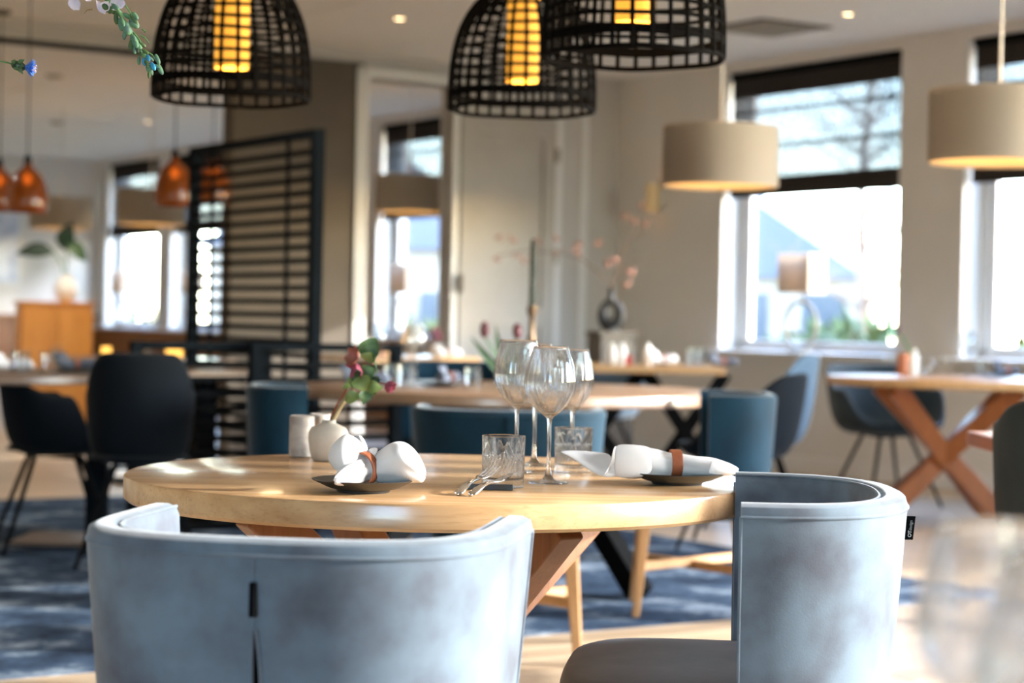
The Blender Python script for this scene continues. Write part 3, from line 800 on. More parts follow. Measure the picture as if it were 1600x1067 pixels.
# ------------------------------------------------------------------ slatted screen and dividers
def slatted(name, label, cat, p, rz, L, H, pitch, th, post, mids, zb=.06):
    r = thing(name, label, cat, p, rz)
    for x in (0, L): MB().bb(x - post / 2, x + post / 2, -post / 2, post / 2, 0, H).build('post', M['steel_blue'], r, smooth=0, bevel=.003, seg=1)
    MB().bb(post / 2, L - post / 2, -post / 2, post / 2, H - post * .7, H).build('top_rail', M['steel_blue'], r, smooth=0, bevel=.003, seg=1)
    sl_ = MB().bb(post / 2, L - post / 2, -.01, .01, -th / 2, th / 2).build('slat', M['black'], r, smooth=0, bevel=.002, seg=1)
    z = H - post * .7 - pitch; f = True
    while z > zb:
        o = sl_ if f else sl_.copy()
        if not f: COL.objects.link(o); o.parent = r
        f = False; o.location = (0, 0, z); z -= pitch
    for x in mids: MB().bb(x - .01, x + .01, .01, .024, 0, H - .03).build('upright', M['black'], r, smooth=0)
    return r
p = at(493, 400, 9.6)
slatted('slat_screen', 'tall black metal room screen of horizontal slats', 'screen', (p.x, p.y, 0), math.atan2(U.y, U.x), 1.45, 1.95, .066, .027, .055, (.28, 1.18))
p = at(213, 527, 8.7)
slatted('low_divider', 'low black slatted divider behind the dark round-backed chair', 'divider', (p.x, p.y, 0), math.atan2(V.y, V.x), .62, .925, .066, .027, .05, ())
p = at(399, 534, 8.9)
slatted('low_divider', 'low black slatted divider right of the tall screen', 'divider', (p.x, p.y, 0), math.atan2(V.y, V.x), .72, .925, .066, .027, .05, ())

# ------------------------------------------------------------------ chairs
def superU(w_, d, arm, n=2.8, K=30):
    pts = [Vector((-w_ / 2, arm - arm * i / 5)) for i in range(5)]
    for i in range(K + 1):
        t = PI + PI * i / K
        c, s_ = math.cos(t), math.sin(t)
        pts.append(Vector((w_ / 2 * math.copysign(abs(c) ** (2 / n), c), -d * abs(s_) ** (2 / n))))
    pts += [Vector((w_ / 2, arm * (i + 1) / 5)) for i in range(5)]
    return pts
def barrel_chair(label, loc, rz, w_=.60, d=.27, arm=.14, zt=.785, z0=.40, th=.05, mat=None, seatmat=None, legs='oak',
                 seat_z=.48, seat_d=.50, seatf=.30, scale_b=.88, group=None, n=2.8, dip=0, detail=True, name='barrel_chair', curl=0):
    r = thing(name, label, 'chair', loc, rz, group)
    P = superU(w_, d, arm, n); N = len(P)
    nr = []
    for i in range(N):
        a, b_ = P[max(0, i - 1)], P[min(N - 1, i + 1)]; t = (b_ - a).normalized(); nr.append(Vector((t.y, -t.x)))
    # outward normals point away from the middle of the seat
    nr = [v_ if v_.dot(P[i] - Vector((0, .05))) > 0 else -v_ for i, v_ in enumerate(nr)]
    e = .016
    H = zt - z0
    sec = [(0, z0)] + [(0, z0 + H * k / 8) for k in range(1, 8)] + [(0, zt - e), (-.004, zt - .005), (-e, zt), (-th + e, zt), (-th + .004, zt - .005), (-th, zt - e)] + [(-th, zt - H * k / 4) for k in range(1, 4)] + [(-th, z0)]
    def pos(i, off, z):
        q = P[i] + nr[i] * off
        f = scale_b + (1 - scale_b) * ((z - z0) / H) ** .8
        zz = z
        if dip: zz = z - dip * (1 - abs(2 * i / (N - 1) - 1) ** 2) * (z - z0) / H
        return Vector((q.x * f, (q.y) * f, zz))
    rows = [[pos(i, o_, z) for o_, z in sec] for i in range(N)]
    b = MB(); b.grid(rows, closed=True)
    K = len(sec); b.f.append(tuple(range(K))); b.f.append(tuple(reversed([(N - 1) * K + k for k in range(K)])))
    bk = b.build('backrest', mat, r, smooth=50)
    if detail:
        for off, z in ((.0005, zt - .02), (-th + .004, zt - .004)):
            MB().tube([pos(i, off, z) for i in range(N)], .0026, 6).build('piping', mat, bk)
        for i, off in ((0, 0), (N - 1, 0)):
            MB().tube([pos(i, off + .0005, z0 + (zt - .02 - z0) * k / 6) + Vector((0, .0005, 0)) for k in range(7)], .0026, 6).build('piping', mat, bk)
    # seat
    sw, sb = w_ - 2 * th - .01, -d * scale_b + th
    rows = []
    for zz, f in ((seat_z - .13, .93), (seat_z - .12, .97), (seat_z - .06, 1.0), (seat_z - .02, .985), (seat_z - .006, .95), (seat_z, .88), (seat_z + .006, .6), (seat_z + .008, .25), (seat_z + .008, .0)):
        row = []
        for k in range(40):
            t = 2 * PI * k / 40; c, s_ = math.cos(t), math.sin(t)
            cy_ = (sb + seatf) / 2; hy = (seatf - sb) / 2
            fw = 1.0 if s_ < 0 else 1 + .02 * s_
            row.append(Vector((sw / 2 * fw * .97 * math.copysign(abs(c) ** (2 / 3.6), c) * f, cy_ + hy * math.copysign(abs(s_) ** (2 / 3.6), s_) * f, zz)))
        rows.append(row)
    b = MB(); b.grid(rows, closed=True); b.f.append(tuple(reversed(range(40))))
    b.build('seat', seatmat or mat, r, smooth=60)
    zl = seat_z - .13
    lx, ly0, ly1 = sw / 2 - .05, sb + .05, seatf - .06
    if legs == 'oak':
        for sx in (-1, 1):
            for yy, o_ in ((ly0, -.05), (ly1, .03)):
                MB().bar((sx * lx, yy, zl), (sx * (lx + .03), yy + o_, 0.002), .045, .04, .026, .026, side=(1, 0, 0)).build('leg', M['oak_light'], r, smooth=0, bevel=.004, seg=2)
        h_ = .17
        for (a, b_) in (((-lx - .018, ly0 - .025, h_), (lx + .018, ly1 + .015, h_)), ((lx + .018, ly0 - .025, h_ + .012), (-lx - .018, ly1 + .015, h_ + .012))):
            MB().bar(a, b_, .018, .032).build('stretcher', M['oak_light'], r, smooth=0, bevel=.003, seg=1)
    else:
        for sx in (-1, 1):
            for yy, o_ in ((ly0, -.05), (ly1, .05)):
                MB().tube([(sx * lx * .8, yy, zl), (sx * (lx + .05), yy + o_, 0.002)], .011, 8).build('leg', M['black'], r)
    r['pos'] = 0; del r['pos']
    return r, pos, N, bk

# the two grey chairs at the near table
c1 = at(490, 800, 2.71)
RZ1 = R(-9)
ch, pos, N, bk = barrel_chair('grey nubuck barrel chair seen from behind, back towards the camera', (c1.x, c1.y, 0), RZ1, w_=.568, d=.285, arm=.13, zt=.778, mat=M['velvet'], seatmat=M['velvet_dark'],
                          legs='black', n=2.9)
mid = (N - 1) // 2
MB().tube([pos(mid, .0005, z) for z in (.76, .73, .70, .68, .665)], .0016, 6).build('seam', M['velvet'], bk)
q = pos(mid, .004, .705)
MB().box(q, (.0075, .014, .042)).build('zip_pull', M['label_black'], bk, smooth=0, bevel=.001)
b = MB(); cs = [pos(mid, .0012, .668 - k * .03) for k in range(9)]
wds = [.0005, .0028, .0042, .005, .0052, .0054, .0054, .0054, .0054]
b.grid([[c_ + Vector((-w2 * .2, 0, 0)), c_ + Vector((w2 * 1.4, 0, 0))] for c_, w2 in zip(cs, wds)])
b.build('zip_opening', M['hole'], bk, smooth=0)
for s_, f in ((-1, .35), (1, 1.55)):
    MB().tube([c_ + Vector((s_ * abs(f) * w2 + s_ * .0018, -.0006, 0)) for c_, w2 in zip(cs, wds)], .0022, 6).build('piping', M['velvet'], bk)

c2 = Vector((.392, 3.30, 0))
RZ2 = R(90 - 5.6)
ch2, pos2, N2, bk2 = barrel_chair('grey nubuck barrel chair at right turned sideways, its seat showing', c2, RZ2, w_=.67, d=.262, arm=.012, zt=.785, mat=M['velvet'], seatmat=M['velvet_dark'],
                              legs='black', n=2.5, seat_z=.49, seatf=.30)
# label flag sewn to its back
tg = MB(); tz = .745
pI = None
best = None
Mw = Matrix.Translation(c2) @ Matrix.Rotation(RZ2, 4, 'Z')
for i in range(N2):
    wq = Mw @ pos2(i, 0, .735)
    sx_ = wq.x / wq.y
    if best is None or sx_ > best[0]: best = (sx_, i)
i0 = best[1]
la, lb = pos2(i0, -.001, .752), pos2(i0, -.001, .714)
view = (Mw.inverted().to_3x3() @ Vector((1, -.15, 0))).normalized()
vw = view * .0150
root_tag = MB()
root_tag.add([la, la + vw, lb + vw * .93, lb], [(0, 1, 2, 3)])
tgo = root_tag.build('label_flag', M['label_black'], bk2, smooth=0, solid=.0012)
def text_on(txt, size, p, R3, mat, parent, name='lettering'):
    cu = bpy.data.curves.new(name, 'FONT'); cu.body = txt; cu.size = size; cu.extrude = .00012; cu.offset = size * .01
    o = bpy.data.objects.new('tmp', cu); COL.objects.link(o)
    me = bpy.data.meshes.new_from_object(o); bpy.data.objects.remove(o)
    o = bpy.data.objects.new(name, me); COL.objects.link(o); me.materials.append(mat)
    o.matrix_world = Matrix.Identity(4); o.parent = parent
    o.matrix_local = Matrix.Translation(p) @ R3.to_4x4(); return o
up = (la - lb).normalized(); ox = up; oz = vw.normalized().cross(Vector((0, 0, 1))).normalized()
camdir = (Mw.inverted().to_3x3() @ Vector((0, -1, 0)))
if oz.dot(camdir) < 0: oz = -oz
oy = oz.cross(ox).normalized()
R3 = Matrix((ox, oy, oz)).transposed()
text_on('OT', .0075, lb + up * .004 + vw * .70 + oz * .0009, R3, M['print_white'], tgo)
text_on('design', .0066, lb + up * .0145 + vw * .70 + oz * .0009, R3, M['print_grey'], tgo)

# petrol velvet chairs around the middle table
GT = 'petrol velvet chairs with oak legs'
p = at(796, 636, 6.2)
bc, _, Nn, bkk = barrel_chair('petrol blue velvet chair seen from behind, beyond the wine glasses', (p.x, 6.25, .003), R(-2), w_=.61, d=.25, arm=.12, zt=.775, mat=M['teal'], legs='oak', group=GT, dip=.0)
MB().bb(-.001, .001, -.252, -.248, .45, .755).build('seam', M['hole'], bkk, smooth=0)
barrel_chair('petrol blue velvet chair at the right end of the middle table', (.735, 7.25, .003), R(88), w_=.56, d=.23, arm=.03, zt=.80, mat=M['teal'], legs='oak', group=GT, detail=False)
barrel_chair('dark petrol chair at the left end of the middle table', (-.76, 7.15, .003), R(-84), w_=.52, d=.19, arm=.03, zt=.80, mat=M['teal'], legs='oak', group=GT, detail=False)
barrel_chair('petrol chair on the far side of the middle table', (-.26, 9.6, .003), R(178), w_=.56, d=.25, arm=.1, zt=.84, mat=M['teal'], legs='oak', group=GT, detail=False)

def scoop_chair(label, loc, rz, mat, group=None, w_=.58, hb=.86, ha=.66, seat=.45, legmat=None, sharp=2.0, scale=1.0):
    """shell chair: seat bowl with a rim that rises from front over the arms to the back; faces local +y"""
    r = thing('shell_chair', label, 'chair', loc, rz, group)
    n = 56; rows = []
    prof = [(0.0, 0, 0), (.35, 0, 0), (.62, .006, 0), (.78, .02, .03), (.90, .05, .12), (.96, .1, .26), (.985, .1, .5), (1.0, .1, .78), (1.02, .1, 1.0)]
    for rr, up_, fr in prof:
        row = []
        for k in range(n):
            t = 2 * PI * k / n; bkf = (1 - math.sin(t)) / 2       # 1 at the back, 0 at the front
            f1 = min(1, max(0, (bkf - .12) / .3)); f1 = f1 * f1 * (3 - 2 * f1)
            f2 = min(1, max(0, (bkf - .58) / .34)); f2 = f2 * f2 * (3 - 2 * f2)
            rim = seat + .0 + (ha - seat) * f1 + (hb - ha) * f2
            z = seat - .02 + up_ * .5 + (rim - seat) * fr
            q = rr * w_ / 2 * (1 + .12 * fr * f2)
            row.append((q * math.cos(t), q * math.sin(t) * .95, z))
        rows.append(row)
    b = MB(); b.grid(rows, closed=True)
    b.build('shell', mat, r, smooth=60, solid=.028, sub=1)
    MB().lathe([(0, seat + .02), (.15, seat + .018), (.2, seat + .008), (.21, seat - .008), (0, seat - .008)], 28).build('cushion', mat, r)
    for sx in (-1, 1):
        for sy in (-1, 1):
            MB().tube([(sx * .10, sy * .10, seat - .035), (sx * .24, sy * .24, .004)], [.012, .009], 8).build('leg', legmat or M['black'], r)
    b = MB(); b.tube([(-.1, -.1, seat - .04), (.1, -.1, seat - .04), (.1, .1, seat - .04), (-.1, .1, seat - .04)], .01, 6, closed=True); b.build('leg_frame', M['black'], r)
    return r
scoop_chair('pale blue shell armchair side on, left of the window table', (1.27, 10.3, 0), R(80), M['paleblue'], hb=.88)
scoop_chair('grey shell armchair behind the crossed table legs', (2.22, 11.75, 0), R(200), M['greyshell'], hb=.80, w_=.66)
scoop_chair('navy shell chair at the right edge beyond the table corner', (2.75, 9.45, 0), R(20), M['navy'], hb=.80)
scoop_chair('charcoal shell chair cut by the right edge', (1.46, 4.9, 0), R(-15), M['charcoal'], hb=.86, w_=.50, ha=.80)
scoop_chair('dark navy chair with round back at the left table', (at(220, 600, 8.3).x, 8.3, 0), R(8), M['navy'], hb=.86, w_=.42, ha=.70)
scoop_chair('dark navy shell chair on thin black legs at far left', (at(84, 600, 8.7).x, 8.75, 0), R(-70), M['navy'], hb=.715, w_=.44, ha=.66)
scoop_chair('petrol shell chair under the window beyond the back table', (at(935, 585, 12.9).x, 12.9, 0), R(150), M['paleblue'], hb=.74)
scoop_chair('dark chair side on behind the right end of the middle table', (at(1130, 600, 9.3).x + .08, 9.35, 0), R(75), M['navy'], hb=.80)

# ------------------------------------------------------------------ tables
def round_top(r_, th, z, e=.006, ry=None, n=120):
    b = MB(); pr = [(0, z), (r_ - e, z), (r_ - e * .3, z - e * .3), (r_, z - e), (r_, z - th + e), (r_ - e, z - th), (0, z - th)]
    b.lathe(pr, n)
    if ry:
        b.v = [(x, y * ry / r_, zz) for x, y, zz in b.v]
    return b
def crossed_legs(parent, r_, H, mat, n=3, w_=.09, t=.05, ph=.3):
    for k in range(n):
        a = ph + PI * k / n; d = Vector((math.cos(a), math.sin(a), 0)); sd_ = Vector((-d.y, d.x, 0))
        off = sd_ * (.0)
        MB().bar(d * r_ + off + Vector((0, 0, H)), -d * r_ + off + Vector((0, 0, .003)), t, w_, side=tuple(sd_)).build('leg', mat, parent, smooth=0, bevel=.004)
        MB().bar(-d * r_ + off + Vector((0, 0, H)), -d * .03 + off + Vector((0, 0, H / 2 + .02)), t * .9, w_ * .98, side=tuple(sd_)).build('leg', mat, parent, smooth=0, bevel=.004)
        MB().bar(d * .03 + off + Vector((0, 0, H / 2 - .02)), d * r_ + off + Vector((0, 0, .003)), t * .9, w_ * .98, side=tuple(sd_)).build('leg', mat, parent, smooth=0, bevel=.004)
TZ = .75
tc_ = at(686.5, 747, 3.846)
TC = Vector((tc_.x, 3.846, 0))
tb = thing('round_table', 'round solid oak table in the foreground, set for two', 'table', TC, 0, 'round oak tables')
round_top(.60, .048, TZ, .006).build('tabletop', M['oak'], tb, smooth=30)
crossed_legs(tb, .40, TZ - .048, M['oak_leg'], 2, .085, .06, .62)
MB().lathe([(0, TZ - .048), (.16, TZ - .048), (.16, TZ - .058), (0, TZ - .058)], 24).build('mounting_plate', M['black'], tb)

t2 = thing('round_table', 'large round brown table behind the wine glasses', 'table', (.0, 8.15, .003), 0, 'round oak tables')
round_top(.88, .045, .77, .006).build('tabletop', M['oak_brown'], t2, smooth=30)
for a in (.9, 2.4, 3.9, 5.4):
    d = Vector((math.cos(a), math.sin(a), 0))
    MB().bar(d * .1 + Vector((0, 0, .72)), d * .8 + Vector((0, 0, .014)), .07, .09, side=(-d.y, d.x, 0)).build('leg', M['black'], t2, smooth=0, bevel=.003)
MB().lathe([(0, .725), (.25, .725), (.25, .715), (0, .715)], 24).build('mounting_plate', M['black'], t2)

t3 = thing('oval_table', 'oak table with crossed legs by the right window', 'table', (2.7, 10.7, 0), 0)
round_top(1.0, .045, .785, .006, ry=.68).build('tabletop', M['oak_light'], t3, smooth=30)
lg = MB()
for (x, y, x2, y2) in ((-.69, -.28, -.04, .28), (-.04, -.28, -.69, .28), (-.72, .0, .0, .02), (.0, .05, -.7, .03)):
    MB().bar((x, y, .74), (x2 , y2, .003), .06, .10, side=(0, 1, 0)).build('leg', M['oak_red'], t3, smooth=0, bevel=.004)
for (x, y, x2, y2) in ((.72, -.28, .10, .28), (.10, -.28, .72, .28)):
    MB().bar((x, y, .74), (x2, y2, .003), .06, .10, side=(0, 1, 0)).build('leg', M['oak_red'], t3, smooth=0, bevel=.004)

def rect_table(label, c, rz, lx, ly, z, th, topm, legm, style='X'):
    r = thing('dining_table', label, 'table', c, rz)
    MB().bb(-lx / 2, lx / 2, -ly / 2, ly / 2, z - th, z).build('tabletop', topm, r, smooth=0, bevel=.005)
    H = z - th
    if style == 'X':
        for x in (-lx * .28, lx * .28):
            MB().bar((x - .25, 0, H), (x + .25, 0, .003), .08, .08, side=(0, 1, 0)).build('leg', legm, r, smooth=0, bevel=.003)
            MB().bar((x + .25, 0, H), (x - .25, 0, .003), .078, .078, side=(0, 1, 0)).build('leg', legm, r, smooth=0, bevel=.003)
    else:
        MB().bb(-.05, .05, -.05, .05, .02, H).build('column', legm, r, smooth=0, bevel=.004)
        MB().bb(-.22, .22, -.22, .22, .004, .02).build('base_plate', legm, r, smooth=0, bevel=.003)
    return r
p1, p2 = at(1135, 570, 12.0), at(905, 565, 12.9)
rect_table('oak table on black crossed legs below the black vase', ((p1.x - .47), 12.45, 0), math.atan2(V.y, V.x) * .0, .95, .75, .785, .045, M['oak'], M['black'])
rect_table('oak table corner at the right edge, in front of the crossed-leg table', (1.83, 5.55, 0), 0, .98, .6, .752, .042, M['oak_red'], M['black'], 'P')
lt = thing('dark_table', 'dark round-ended table cut by the left edge', 'table', (at(20, 600, 8.9).x - .12, 9.0, 0), 0)
round_top(.56, .04, .77, .006, ry=.6).build('tabletop', M['oak_dark'], lt, smooth=30)
cx = at(150, 700, 8.95).x - lt.location.x
MB().bb(cx - .045, cx + .045, -.05, .04, .02, .73).build('column', M['steel_blue'], lt, smooth=0, bevel=.003)
MB().bb(cx - .34, cx + .05, -.25, .2, .013, .03).build('base_plate', M['oak_dark'], lt, smooth=0, bevel=.003)
rect_table('brown table behind the low divider', (-1.52, 9.85, .003), math.atan2(V.y, V.x), .5, .5, .77, .04, M['oak_brown'], M['black'], 'P')
rect_table('dark table further back holding a glowing lantern', (at(225, 560, 12.2).x, 12.3, 0), math.atan2(V.y, V.x), .9, .7, .77, .04, M['oak_brown'], M['black'], 'P')
rect_table('pale oak table seen in front of the doorway', (at(625, 555, 12.9).x, 12.9, 0), math.atan2(V.y, V.x), .8, .7, .80, .04, M['oak'], M['black'], 'P')

# cabinet in the back room with a vase and big leaves
cp = at(85, 472, 17.0)
cb = thing('cabinet', 'spotlit honey wood cabinet at the far left', 'cabinet', (cp.x, 17.0, 0), R(20))
MB().bb(-.3, .3, -.2, .2, .08, 1.10).build('body', M['cabinet'], cb, smooth=0, bevel=.004)
MB().bb(-.32, .32, -.22, .22, 1.10, 1.125).build('top', M['cabinet'], cb, smooth=0, bevel=.003)
for x0, x1 in ((-.29, -.005), (.005, .29)):
    d = MB().bb(x0, x1, -.218, -.2, .1, 1.07).build('door', M['cabinet'], cb, smooth=0, bevel=.003)
    MB().bb((x1 - .03) if x0 < 0 else (x0 + .015), (x1 - .015) if x0 < 0 else (x0 + .03), -.235, -.218, .6, .75).build('handle', M['brass'], d, smooth=0)
for sx in (-.26, .26):
    for sy in (-.16, .16): MB().bb(sx - .02, sx + .02, sy - .02, sy + .02, 0, .08).build('foot', M['oak_dark'], cb, smooth=0)
p = at(103, 472, 17.0)
vz = thing('white_vase', 'round white vase on the honey wood cabinet', 'vase', (p.x, 17.0, 1.125))
MB().lathe([(0, 0), (.05, 0), (.09, .05), (.10, .11), (.08, .18), (.04, .22), (.045, .24), (.038, .24), (.034, .22), (.07, .17), (0, .03)], 28).build('body', M['white_ceramic'], vz)
def leafshape(b, a, e, wd, nrm=(0, -1, .3), curl=.1, n=6, fat=.5):
    a, e = Vector(a), Vector(e); d = e - a; L = d.length
    nn = Vector(nrm).normalized(); s_ = d.cross(nn).normalized(); nn = s_.cross(d).normalized()
    rows = []
    for i in range(n + 1):
        t = i / n; wq = wd * (math.sin(PI * t ** (fat + .25))) ** .9 if 0 < i < n else wd * .02
        c_ = a + d * t + nn * (curl * L * math.sin(PI * t))
        rows.append([c_ - s_ * wq / 2 + nn * wq * .18, c_, c_ + s_ * wq / 2 + nn * wq * .18])
    b.grid(rows); return b
sp = thing('leaf_stems', 'two large dark leaves standing in the white vase', 'plant', (p.x, 17.0, 1.345))
b = MB(); b.tube([(0, 0, -.12), (-.04, 0, .1), (-.12, 0, .22)], .008, 6); b.tube([(0, 0, -.12), (0, 0, .12), (.0, 0, .3)], .008, 6); b.build('stem', M['leaf_light'], sp)
leafshape(MB(), (-.10, 0, .20), (-.44, 0, .18), .15, nrm=(0, -1, .5), curl=.12).build('leaf', M['leaf_dark'], sp, sub=1)
leafshape(MB(), (-.03, 0, .22), (.04, 0, .46), .17, nrm=(0, -1, .2)).build('leaf', M['leaf_dark'], sp, sub=1)
leafshape(MB(), (.01, -.02, .30), (.18, 0, .12), .13, nrm=(0, -1, .4)).build('leaf', M['leaf'], sp, sub=1)
# picture on the far wall
q = pp(0) * 0 + FAR - V * 1.32
pic = thing('picture', 'pale blue framed picture on the far wall at the left edge', 'picture', (q.x - .03, q.y - .05, 1.9), ROT_P)
MB().bb(-.35, .35, 0, .03, -.55, .5).build('frame', M['white_paint'], pic, smooth=0, bevel=.004)
MB().bb(-.31, .31, .03, .034, -.51, .46).build('print', M['art'], pic, smooth=0)

# ------------------------------------------------------------------ pedestal, black vase, branches
p = at(955, 518, 14.2)
pz = p.z
pd = thing('pedestal', 'dark wooden pedestal in the corner by the door panel', 'pedestal', (p.x, 14.2, 0), R(20))
MB().bb(-.13, .13, -.13, .13, .03, pz - .03).build('body', M['dark_wood_box'], pd, smooth=0, bevel=.004)
MB().bb(-.145, .145, -.145, .145, pz - .03, pz).build('top', M['dark_wood_box'], pd, smooth=0, bevel=.003)
MB().bb(-.12, .12, -.12, .12, 0, .03).build('plinth', M['black'], pd, smooth=0)
vb = thing('loop_vase', 'black ceramic vase with a hole through its body on the pedestal', 'vase', (p.x, 14.2, pz))
b = MB(); lp = []
for k in range(28):
    t = 2 * PI * k / 28; lp.append((.062 * math.sin(t), 0, .125 - .088 * math.cos(t)))
b.tube(lp, [.036 + .012 * math.cos(2 * PI * k / 28) for k in range(28)], 12, closed=True)
b.build('body', M['vase_black'], vb)
MB().lathe([(0, .0), (.055, 0), (.05, .03), (0, .05)], 20).build('foot', M['vase_black'], vb)
MB().lathe([(.0, .2), (.03, .22), (.018, .27), (.02, .32), (.015, .32), (.0, .25)], 20).build('neck', M['vase_black'], vb)
br_ = thing('dry_branches', 'dry blossom branches arching out of the black vase', 'branches', (p.x, 14.2, pz + .30))
def local(px, py, Y, base): return at(px, py, Y) - base
B0 = Vector((p.x, 14.2, pz + .30))
paths = [[(957, 450), (935, 425), (905, 402), (870, 395), (820, 392), (775, 400)], [(957, 450), (965, 415), (985, 370), (1003, 330), (1012, 300)],
         [(957, 450), (962, 430), (975, 412), (1000, 405)]]
pts_all = []
b = MB()
for pth in paths:
    q = [local(x, y, 14.2, B0) for x, y in pth]; b.tube([Vector((0, 0, -.05))] + q, [.007] + [.0065 - .001 * i * .7 for i in range(len(q))], 6)
b.build('branch', M['twig'], br_)
rng = random.Random(11)
b = MB()
for cx_, cy_ in ((775, 402), (800, 372), (807, 400), (822, 408), (838, 376), (868, 370), (873, 392), (900, 395), (905, 380), (935, 378), (950, 412), (960, 405), (975, 340), (990, 345), (985, 425), (980, 442), (1003, 320), (1010, 350), (780, 372)):
    for k in range(5):
        c_ = local(cx_ + rng.uniform(-5, 5), cy_ + rng.uniform(-5, 5), 14.2 + rng.uniform(-.04, .04), B0)
        b.sphere(c_, rng.uniform(.008, .016), 6, 4)
b.build('blossoms', M['blossom'], br_)['kind'] = 'stuff'

# candle stick, tulips on the middle table
def cyl_tumbler(mat, r_=.039, h=.09): return
cdl = at(829, 604, 8.6)
cs_ = thing('candlestick', 'tall turned bronze candlestick with dark twisted candle', 'candlestick', (cdl.x, 8.6, .77))
zz = lambda y: at(829, y, 8.6).z - .77
h1 = zz(478)
MB().lathe([(0, 0), (.05, 0), (.05, .012), (.014, .025), (.012, .06), (.02, .08), (.012, .1), (.01, .16), (.018, .18), (.02, .2), (.012, .22), (.012, h1 - .05), (.022, h1 - .03), (.022, h1), (0, h1)], 20).build('stick', M['bronze'], cs_)
b = MB(); hh = zz(370)
for s_ in (0, PI):
    b.tube([(.0075 * math.cos(k * .55 + s_), .0075 * math.sin(k * .55 + s_), h1 - .01 + (hh - h1) * k / 60) for k in range(61)], [.0095 * (1 - .55 * (k / 60) ** 6) for k in range(61)], 7)
b.build('candle', M['candle_green'], cs_)
tv = at(785, 604, 8.5)
tlv = thing('tulip_vase', 'glass vase behind the left wine glass', 'vase', (tv.x, 8.5, .77))
MB().lathe([(0, .004), (.035, .004), (.04, .05), (.035, .10), (.03, .12)], 24).build('body', M['tumbler_far'], tlv)
tl = thing('tulips', 'two dark red tulips with long green leaves behind the wine glasses', 'flowers', (tv.x, 8.5, .78))
T0 = Vector((tv.x, 8.5, .78))
for hx, hy in ((757, 515), (808, 518)):
    e_ = local(hx, hy + 10, 8.5, T0)
    MB().tube([(0, 0, 0), Vector((e_.x * .3, 0, e_.z * .5)), e_], .005, 6).build('stem', M['stem_green'], tl)
    MB().sphere(e_ + Vector((0, 0, .028)), (.02, .02, .036), 14, 8).build('flower_head', M['tulip'], tl)
for hx, hy, w2 in ((735, 526, .03), (774, 506, .028), (820, 548, .03), (760, 552, .03)):
    leafshape(MB(), (0, 0, .02), local(hx, hy, 8.5, T0), w2, nrm=(0, -1, .2), curl=.1).build('leaf', M['leaf'], tl, sub=1)

# ------------------------------------------------------------------ glassware and table settings
def wine_profile(h, rm, rr, hb, fr=.036):
    out = [(0, .0035), (fr * .5, .0028), (fr, .0012), (fr, .0), (0, 0)]
    return out
def wineglass(label, loc, h=.254, rm=.048, rr=.032, hb=.12, fr=.037, zm=.50, flutes=20, fl=.018, n=80, group='stemmed wine glasses on the near table', mat=None):
    g = thing('wine_glass', label, 'wine glass', loc, random.random(), group)
    # bowl: outer wall, rim, inner wall
    pts = []
    K = 22
    for i in range(K + 1):
        t = i / K; z = hb + (h - hb) * t
        if t < zm:
            q = rm * math.sin(PI / 2 * (t / zm)) ** .72 if t > 0 else 0.004
            q = max(q, .0045)
        else:
            u_ = (t - zm) / (1 - zm); q = rm + (rr - rm) * (u_ * u_ * (1.6 - .6 * u_))
        pts.append((q, z))
    def rf(t, z, j):
        a = (z - hb) / (h - hb); env = max(0, math.sin(PI * min(1, max(0, a)))) ** .8
        return 1 + fl * env * math.cos(flutes * t)
    th = .0011
    inner = [(max(q - th, .0), z + (.004 if i == 0 else .0)) for i, (q, z) in enumerate(pts)]
    prof = pts + [(pts[-1][0] - th * .5, h + .0006)] + list(reversed(inner[1:])) + [(0, hb + .007)]
    MB().lathe(prof, n, rf=rf).build('bowl', mat or M['glass'], g, smooth=80)
    # stem and foot in one piece
    sp_ = [(0, 0), (fr, 0), (fr + .0004, .001), (fr, .0022), (fr * .55, .0035), (.011, .008), (.0065, .016), (.0042, .03), (.0036, .06), (.0036, hb - .012), (.0048, hb - .003), (.0062, hb + .002), (0, hb + .003)]
    MB().lathe(sp_, 40).build('stem', mat or M['glass'], g, smooth=60)
    return g
def onT(px, Y): return Vector((at(px, 740, Y).x, Y, TZ + .0005))
wineglass('wine glass nearest the camera, whole stem and foot showing', onT(857, 3.70))
wineglass('left wine glass whose foot hides behind the cut tumbler', onT(806, 3.95), h=.262, rm=.0465, rr=.036, hb=.125)
wineglass('wine glass whose stem stands between the two front ones', onT(834, 4.14), h=.253, rm=.043, rr=.031, hb=.12)
wineglass('right wine glass behind the rear tumbler', onT(893, 4.12), h=.243, rm=.0415, rr=.030, hb=.115)

